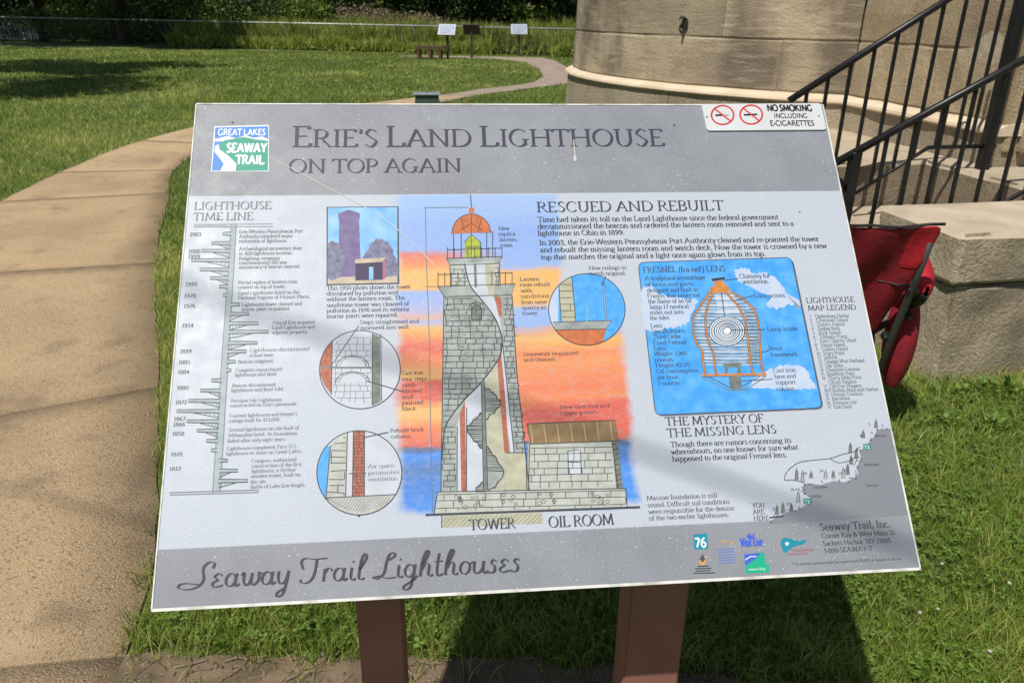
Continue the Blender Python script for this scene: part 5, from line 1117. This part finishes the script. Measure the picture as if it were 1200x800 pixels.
def puff(name, cx_, m, z_c, rx, rz, y0, y1, a0, a1, grow=1.0):
    G2 = []
    for i in range(11):
        t = i / 10; f_ = (max(.01, sin(pi * (.004 + .992 * t))) ** .5); row = []
        for j in range(15):
            a = radians(a0 + (a1 - a0) * j / 14); w_ = 1 + .06 * sin(9 * t + 3 * a) + .05 * mn.noise(Vector((t * 6, a * 2, 1)))
            row.append(Vector((cx_ + (rx * f_ * w_) * cos(a), y0 + (y1 - y0) * t, z_c + .03 * t + (rz * f_ * w_) * sin(a))))
        G2.append(row)
    return cloth(name, G2, m, .005)
for cx_ in (1.690, 1.0):
    puff('armrest', cx_, M_red, .572, .080, .135, 3.035, 3.42, -50, 215); puff('arm_underside', cx_, M_pl, .566, .076, .132, 3.04, 3.41, 205, 312)
# side of the chair: hanging canvas pouch below the armrest
G3 = []
for i in range(9):
    t = i / 8; z = .50 - .43 * t; w_ = .085 * (sin(pi * (.14 + .80 * t)) ** .6); G3.append([Vector((1.698 + w_ * sin(a) * .85 + .01 * t, 3.19 - .075 * w_ / .085 * cos(a) + .01 * mn.noise(Vector((t * 5, a * 2, 4))), z)) for a in [-pi * .95 + 1.9 * pi * k / 12 for k in range(13)]])
cloth('side_pouch', G3, M_mar, .005)
obj_box('cup_holder', cl((1.67, 3.12, .44)), (.06, .08, .03), M_pl, chair, Euler((.1, .5, 0)), bevel=.02, seg=2)

# ------------------------------------------------------------------ weeds at the foot of the block
M_weed = leaf_mat('weed_leaf', (.08, .15, .025), (.16, .27, .045), (.30, .38, .10), .45, .35)
def leaf_shape(V_, F_, R_, P, d, up_, L_, W_, rv):
    s = d.cross(up_).normalized(); b = len(V_)
    for u, v in ((0, 0), (.35, .5), (.7, .4), (1, 0), (.7, -.4), (.35, -.5)): q = P + d * (L_ * u) + s * (W_ * v) + up_ * (L_ * .18 * sin(pi * u)); V_.append(tuple(q))
    F_ += [(b, b + 1, b + 2, b + 3), (b, b + 3, b + 4, b + 5)]; R_ += [rv] * 6
for (px, py, sz, nl, lb) in ((1182, 470, .11, 46, 'leafy green weed at the foot of the stone block, nearest the right edge'), (1148, 462, .07, 34, 'leafy weed in the middle of the foot of the stone block'), (1118, 470, .07, 30, 'low leafy weed beside the chair pouch at the foot of the stone block'), (1160, 505, .06, 40, 'broad-leaved weed tuft in the grass below the stone block'), (1105, 500, .05, 30, 'small weed tuft in the grass below the red chair')):
    d = pxray(px, py); P = CAMP + d * (-CAM_H / d.z); V_, F_, R_ = [], [], []
    if py < 480: P.y = min(P.y, 3.30 + (P.x - 1.97) * .2)
    for k in range(nl):
        a = rnd.uniform(0, 2 * pi); el = rnd.uniform(.2, 1.2); r_ = rnd.uniform(0, sz); base = P + Vector((cos(a) * r_, sin(a) * r_ * .5, rnd.uniform(0, sz * .9)))
        leaf_shape(V_, F_, R_, base, Vector((cos(a) * cos(el), sin(a) * cos(el), sin(el))), Vector((-cos(a) * sin(el), -sin(a) * sin(el), cos(el))), rnd.uniform(.02, .045), rnd.uniform(.014, .026), rnd.uniform(.1, .95))
    rr = empty('weed', (0, 0, 0)); tag(rr, lb, 'weed', 'leafy weeds below the stone block')
    link('foliage', with_rnd(mesh_np('foliage', V_, F_, M_weed), R_), rr)

# ------------------------------------------------------------------ far signs, bench, box
M_sgn = mat('far_panel_white', (.50, .53, .60), .35, (.40, .44, .52), 8); M_sblu = mat('far_panel_print', (.16, .22, .36), .5, (.36, .40, .46), 14); M_steel = mat('dark_post', (.03, .025, .02), .6)
def wayside(x, y, rz, label, front=True, h=.90):
    r = empty('small_information_sign', (x, y, 0), rz); tag(r, label, 'sign', 'small slanted signs by the far path')
    obj_box('post', (0, .05, h / 2), (.075, .075, h), M_steel, r)
    f_ = obj_box('panel_frame', (0, 0, h + .08), (.62, .45, .03), M_sgn if front else M_steel, r, Euler((radians(50), 0, 0)), bevel=.004)
    pr = obj_box('printed_face', (0, -.0135, h + .0915), (.52, .36, .012), M_sblu, r, Euler((radians(50), 0, 0)))
    return r
wayside(-2.47, 30.2, radians(-8), 'white slanted sign beside the low brown bench, leftmost of the far three')
wayside(-1.62, 30.9, radians(172), 'far sign turned away, its dark back showing between the two white ones', False)
wayside(.12, 33.0 - .6, radians(4), 'white slanted sign on a thin post nearest the tower, rightmost of the far three')
M_wood = mat('bench_wood', (.115, .06, .035), .75, (.07, .035, .02), 12, stretch=(1, 8, 8)); bench = empty('low_bench', (-3.05, 30.0, 0), radians(-6)); tag(bench, 'low brown wooden bench beside the leftmost far sign', 'bench')
for dy in (-.13, 0, .13): obj_box('seat_board', (0, dy, .42), (1.0, .115, .05), M_wood, bench, bevel=.006)
for dx in (-.42, .0, .36):
    for dy in (-.14, .14): obj_box('leg', (dx, dy, .197), (.09, .07, .394), M_wood, bench)
obj_box('apron', (0, -.175, .36), (.9, .03, .08), M_wood, bench)
M_ub = mat('box_green', (.055, .085, .07), .6, (.035, .06, .05), 8); M_ul = mat('box_lid', (.28, .33, .36), .4, (.20, .25, .28), 10)
ub = empty('utility_box', (-1.62, 15.05, 0), radians(5)); tag(ub, 'squat dark green utility box with a pale lid on the lawn by the path bend', 'utility box')
bm = bmesh.new(); vs = box(bm, (0, 0, .08), (.46, .36, .20)); 
for v in vs:
    if v.co.z > .1: v.co.x *= .9; v.co.y *= .9
link('body', bm_mesh('body', bm, M_ub), ub); obj_box('lid', (0, 0, .196), (.50, .40, .03), M_ul, ub, bevel=.008); obj_box('lid_panel', (0, 0, .2125), (.36, .26, .005), M_ul, ub); obj_tube('lid_pin', [(0.01, -.05, .214), (0.01, -.05, .25)], .008, M_blk, ub, 6)

# ------------------------------------------------------------------ chain link fence along the back
F0, F1 = Vector((-27, 40.4, 0)), Vector((4.4, 32.2, 0)); FD = (F1 - F0).normalized(); FN = Vector((-FD.y, FD.x, 0)); FL = (F1 - F0).length
fz = lambda s: 1.10 - .10 * s / FL
M_galv = mat('galvanised', (.48, .49, .48), .45, (.34, .35, .34), 3, metal=.3); M_gpost = mat('weathered_post', (.10, .10, .095), .6)
fence = empty('chain_link_fence'); tag(fence, 'long grey chain-link fence with a bright top rail across the back of the lawn', 'fence')
obj_tube('top_rail', [F0 + Vector((0, 0, fz(0))), F1 + Vector((0, 0, fz(FL)))], .030, M_galv, fence, 8)
n_ = 11
for k in range(n_ + 1):
    s = FL * k / n_; P = F0 + FD * s; obj_tube('fence_post', [P + FN * .05, P + FN * .05 + Vector((0, 0, fz(s) + .03))], .025, M_gpost, fence, 8)
V_, F_ = [], []
for k in range(int(FL / .12)):
    for dr in (1, -1):
        s0_ = k * .12; s1_ = s0_ + dr * 1.0
        if not (0 <= s1_ <= FL): continue
        a = F0 + FD * s0_; b = F0 + FD * s1_; b_ = len(V_); h_ = fz(s0_)
        for P, z in ((a, .03), (b, h_)): V_ += [tuple(P + FN * (.004 * dr) + Vector((0, 0, z))), tuple(P + FN * (.004 * dr) + FD * .004 + Vector((0, 0, z)))]
        F_.append((b_, b_ + 1, b_ + 3, b_ + 2))
o = link('wire_mesh', mesh_np('wire_mesh', V_, F_, mat('fence_wire', (.22, .22, .21), .5, metal=.4)), fence); tag(o, kind='stuff')
M_wp = mat('white_picket_paint', (.45, .47, .50), .7, (.36, .38, .42), 5)
pf = empty('white_picket_fence', (-25.7, 40.95, 0), radians(-14)); tag(pf, 'short run of white slatted garden fence at the far left beyond the long fence', 'fence')
for k in range(16): obj_box('slat', (k * .20, .02 * (k % 2), .62), (.12, .025, 1.1 - .02 * (k % 3)), M_wp, pf, Euler((0, radians(-6), 0)))
for z in (.35, .95): obj_box('fence_rail', (1.5, .05, z), (3.3, .04, .08), M_wp, pf)

# ------------------------------------------------------------------ shrubs, weeds, trees
def cloud_leaves(cents, n, size, seed, flat=.0):
    """n leaf quads round cluster centres (x, y, z, rx, ry, rz); uneven, more towards the outside"""
    r_ = np.random.default_rng(seed); C_n = np.array(cents, float); wts = C_n[:, 3] * C_n[:, 4] * C_n[:, 5]; idx = r_.choice(len(C_n), n, p=wts / wts.sum())
    u = r_.normal(size=(n, 3)); u /= np.linalg.norm(u, axis=1)[:, None]; rad = r_.random(n) ** .45; P = C_n[idx, :3] + u * C_n[idx, 3:] * rad[:, None]
    k = P[:, 2] > .02; P = P[k]; n = len(P)
    d = r_.normal(size=(n, 3)); d /= np.linalg.norm(d, axis=1)[:, None]; e = np.cross(d, r_.normal(size=(n, 3))); e /= np.linalg.norm(e, axis=1)[:, None]
    s = size * r_.uniform(.55, 1.35, n)[:, None]
    V_ = np.stack([P - d * s * .5, P + e * s * .32, P + d * s * .5, P - e * s * .32], 1).reshape(-1, 3); F_ = np.arange(n)[:, None] * 4 + [0, 1, 2, 3]
    tone = r_.random(len(C_n))[idx][k] if True else 0
    return V_, F_, np.repeat(np.clip(tone * .5 + r_.random(n) * .5, 0, 1), 4)
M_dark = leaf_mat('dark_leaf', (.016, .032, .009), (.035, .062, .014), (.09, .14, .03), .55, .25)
M_mid = leaf_mat('shrub_leaf', (.08, .13, .02), (.17, .24, .04), (.32, .37, .08), .55, .35)
M_brn = leaf_mat('dry_brush', (.17, .13, .09), (.27, .21, .14), (.25, .25, .11), .8, .2)
M_bark = mat('bark', (.055, .042, .030), .95, (.03, .022, .016), 6, stretch=(4, 4, 1), bump=.6, bscale=20)
def shrub(name, x, y, h, w_, m, label, group, n, size, seed, stems=True):
    r_ = random.Random(seed); c = [(x + r_.uniform(-.5, .5) * w_, y + r_.uniform(-.35, .35) * w_, h * r_.uniform(.25, .8), w_ * r_.uniform(.22, .42), w_ * r_.uniform(.2, .36), h * r_.uniform(.16, .34)) for _ in range(9)]
    root = empty(name, (0, 0, 0)); tag(root, label, 'shrub', group); V_, F_, R_ = cloud_leaves(c, n, size, seed)
    link('foliage', with_rnd(mesh_np('foliage', V_, F_, m), R_), root); bm = bmesh.new()
    for k in range(4): q = c[k]; tube(bm, [(x + r_.uniform(-.1, .1), y, 0), ((x + q[0]) / 2, (y + q[1]) / 2, q[2] * .55), (q[0], q[1], q[2])], [.035, .025, .012], 5)
    link('stems', bm_mesh('stems', bm, M_bark), root); return root
where = ['at the far left end beside the white slatted fence', 'second from the far left', 'third from the far left', 'left of the dark tree trunk', 'under the big shade trees, left of centre', 'between two shade trunks', 'behind the end of the shaded fence', 'where the shade ends behind the fence']
for k in range(8):
    s = 3.4 + k * 2.0; P = F0 + FD * s + FN * 1.5
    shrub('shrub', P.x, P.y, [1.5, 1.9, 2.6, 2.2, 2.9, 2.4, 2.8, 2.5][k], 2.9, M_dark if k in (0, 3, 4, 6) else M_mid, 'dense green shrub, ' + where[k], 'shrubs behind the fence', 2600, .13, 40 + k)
w2 = ['just right of the shade', 'left of the brown brush', 'behind the brown brush', 'above the leftmost far sign', 'above the dark-backed far sign', 'above the rightmost far sign', 'beside the tower edge']
for k in range(7):
    s = 18.6 + k * 2.0; P = F0 + FD * s + FN * 5.5
    shrub('shrub', P.x, P.y, 2.9, 3.0, [M_mid, M_dark, M_dark, M_dark, M_mid, M_dark, M_dark][k], 'tall bush under the back trees, ' + w2[k], 'bushes under the back trees', 2200, .16, 70 + k)
for k, (s, h_) in enumerate(((20.3, 1.9), (21.9, 1.75), (23.4, 1.6))):
    P = F0 + FD * s + FN * 2.6; shrub('dry_bush', P.x, P.y, h_, 2.0, M_brn, ['brown leafless brush clump above the fence, leftmost of three', 'brown leafless brush clump above the fence, middle of three', 'brown leafless brush clump above the fence, rightmost of three'][k], 'brown brush behind the fence', 1600, .10, 90 + k)
# tall weeds growing through the sunny half of the fence
n = 60000; s = rng.uniform(12.2, FL, n); off = rng.uniform(-.6, 2.3, n); h = rng.uniform(.45, 1.2, n) * (1.0 + .45 * np.array([mn.noise(Vector((a * .8, b, 0))) for a, b in zip(s, off)])) * np.where(off < 0, .5, 1)
x = F0.x + FD.x * s + FN.x * off; y = F0.y + FD.y * s + FN.y * off; k = ~((x > -.9) & (x < 1.4) & (off < .1)); x, y, h = x[k], y[k], h[k]; n = len(x)
wd = rng.uniform(.02, .05, n); az = rng.random(n) * 6.28; la = rng.random(n) * 6.28; lean = h * rng.uniform(.05, .5, n); dx, dy = np.cos(az) * wd, np.sin(az) * wd; z0 = h * rng.uniform(0, .6, n)
V_ = np.stack([np.c_[x - dx, y - dy, z0], np.c_[x + dx, y + dy, z0], np.c_[x + np.cos(la) * lean, y + np.sin(la) * lean, h]], 1).reshape(-1, 3)
M_tall = leaf_mat('tall_weed', (.15, .21, .028), (.33, .42, .07), (.58, .57, .20), .6, .5)
o = link('tall_weeds', with_rnd(mesh_np('tall_weeds', V_, np.arange(n)[:, None] * 3 + [0, 1, 2], M_tall), np.repeat(rng.random(n), 3))); tag(o, 'tall unmown grass and weeds growing along the sunny part of the fence', 'weeds', kind='stuff')
def tree(x, y, h, crown, label, group, seed, n=4400, size=.36, tr=.16, m=None, cr=4.2, zc=None, cdx=0, cdy=0):
    r_ = random.Random(seed); root = empty('tree', (x, y, 0)); tag(root, label, 'tree', group); bm = bmesh.new()
    lean = (r_.uniform(-.3, .3), r_.uniform(-.2, .2)); top = Vector((lean[0] + cdx * .6, lean[1] + cdy * .6, h * .62)); tube(bm, [(0, 0, -.1), (.02, 0, .25), (lean[0] * .4, lean[1] * .4, h * .3), tuple(top)], [tr * 1.5, tr * 1.1, tr * .9, tr * .5], 9)
    link('trunk', bm_mesh('trunk', bm, M_bark, True), root); bm = bmesh.new(); c = []; zc = zc or h * .68
    for k in range(15):
        a = r_.uniform(0, 6.28); rr = cr * r_.uniform(.15, .78); q = (cdx + rr * cos(a), cdy + rr * sin(a), zc + r_.uniform(-.32, .35) * crown); c.append((*q, cr * r_.uniform(.24, .44), cr * r_.uniform(.24, .44), crown * r_.uniform(.12, .24)))
        if k < 8: tube(bm, [tuple(top * r_.uniform(.6, .95)), (q[0] * .6, q[1] * .6, (q[2] + top.z) / 2), q], [tr * .35, tr * .22, tr * .08], 5)
    link('limbs', bm_mesh('limbs', bm, M_bark, True), root); V_, F_, R_ = cloud_leaves(c, n, size, seed); link('crown', with_rnd(mesh_np('crown', V_, F_, m or M_dark), R_), root); return root
sh = ['shade tree behind the fence at the far left', 'shade tree behind the fence above the left lawn', 'shade tree whose dark trunk stands left of the sunny weeds', 'shade tree leaning over the fence near the end of the shade']
for k, s in enumerate((-.5, 4.2, 8.8, 12.6)):
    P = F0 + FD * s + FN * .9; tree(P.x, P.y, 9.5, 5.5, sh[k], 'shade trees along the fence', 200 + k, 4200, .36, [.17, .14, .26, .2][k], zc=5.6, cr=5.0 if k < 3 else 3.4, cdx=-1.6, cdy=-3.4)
bk = ['back tree behind the brown brush', 'back tree above the left far sign', 'back tree between the far signs', 'back tree above the right far sign', 'back tree beside the tower edge', 'back tree half hidden by the tower']
for k in range(6):
    s = 18.5 + k * 2.7; P = F0 + FD * s + FN * (7.5 + (k % 2)); tree(P.x, P.y, 9, 6, bk[k] + ' beyond the fence', 'back row of trees', 230 + k, 3600, .38, .15, zc=5.2, cr=4.0, cdy=-2.5)
for k, (x_, y_, lb) in enumerate(((-14.2, 13.2, 'leafy tree left of the lawn casting shade on the grass, nearer'), (-15.6, 20.2, 'leafy tree left of the lawn casting shade on the grass, farther'))):
    tree(x_, y_, 9, 4.5, lb, 'trees beside the lawn', 260 + k, 6000, .34, .2, zc=6.6, cr=4.0, cdx=.9)
def wall_leaves():
    c = [(F0.x + FD.x * s + FN.x * 10.5, F0.y + FD.y * s + FN.y * 10.5, z, 1.6, 1.0, 1.3) for s in np.arange(-4, FL + 6, 1.6) for z in (1.0, 3.0, 5.0)]
    c += [(F0.x + FD.x * s + FN.x * o_, F0.y + FD.y * s + FN.y * o_, z, 1.3, .8, .8) for s in np.arange(-3, 13.5, 1.2) for z in (.4, 1.3, 2.3, 3.2) for o_ in (3.6, 5.2)] + [(F0.x + FD.x * s + FN.x * 9, F0.y + FD.y * s + FN.y * 9, z, 1.6, .8, .9) for s in np.arange(12, FL + 6, 1.5) for z in (.6, 2.0, 3.4)]
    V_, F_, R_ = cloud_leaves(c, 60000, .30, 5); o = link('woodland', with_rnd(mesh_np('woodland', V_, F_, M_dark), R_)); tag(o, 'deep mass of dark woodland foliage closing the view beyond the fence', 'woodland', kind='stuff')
wall_leaves()

# ------------------------------------------------------------------ overhead service cable whose soft shadow crosses the sign
def panel_pt(px, py): u_, v_ = Q(px, py); return BL + u_ax * u_ + v_ax * v_
a_, b_ = panel_pt(200, 330), panel_pt(1060, 640); h_ = 4.6
A1 = a_ + SUN * (h_ / SUN.z); B1 = b_ + SUN * ((h_ - .5) / SUN.z); dv = (B1 - A1)
cab = empty('overhead_cable'); tag(cab, 'thin dark overhead service cable above and behind the viewer', 'cable')
obj_tube('wire', [A1 - dv * 6, A1 + dv * .5, B1 + dv * 7], .0065, M_blk, cab, 8)
for nm, P in (('cable_pole', A1 - dv * 6), ('cable_pole', B1 + dv * 7)):
    pr = empty('cable_pole', (P.x, P.y, 0)); tag(pr, 'wooden pole holding the overhead cable, ' + ('left end' if P.x < 0 else 'right end'), 'pole', 'poles of the overhead cable'); obj_tube('shaft', [(0, 0, 0), (0, 0, P.z + .4)], .11, M_bark, pr, 10); obj_tube('cross_arm', [(-.5, 0, P.z + .05), (.5, 0, P.z + .05)], .04, M_bark, pr, 6)
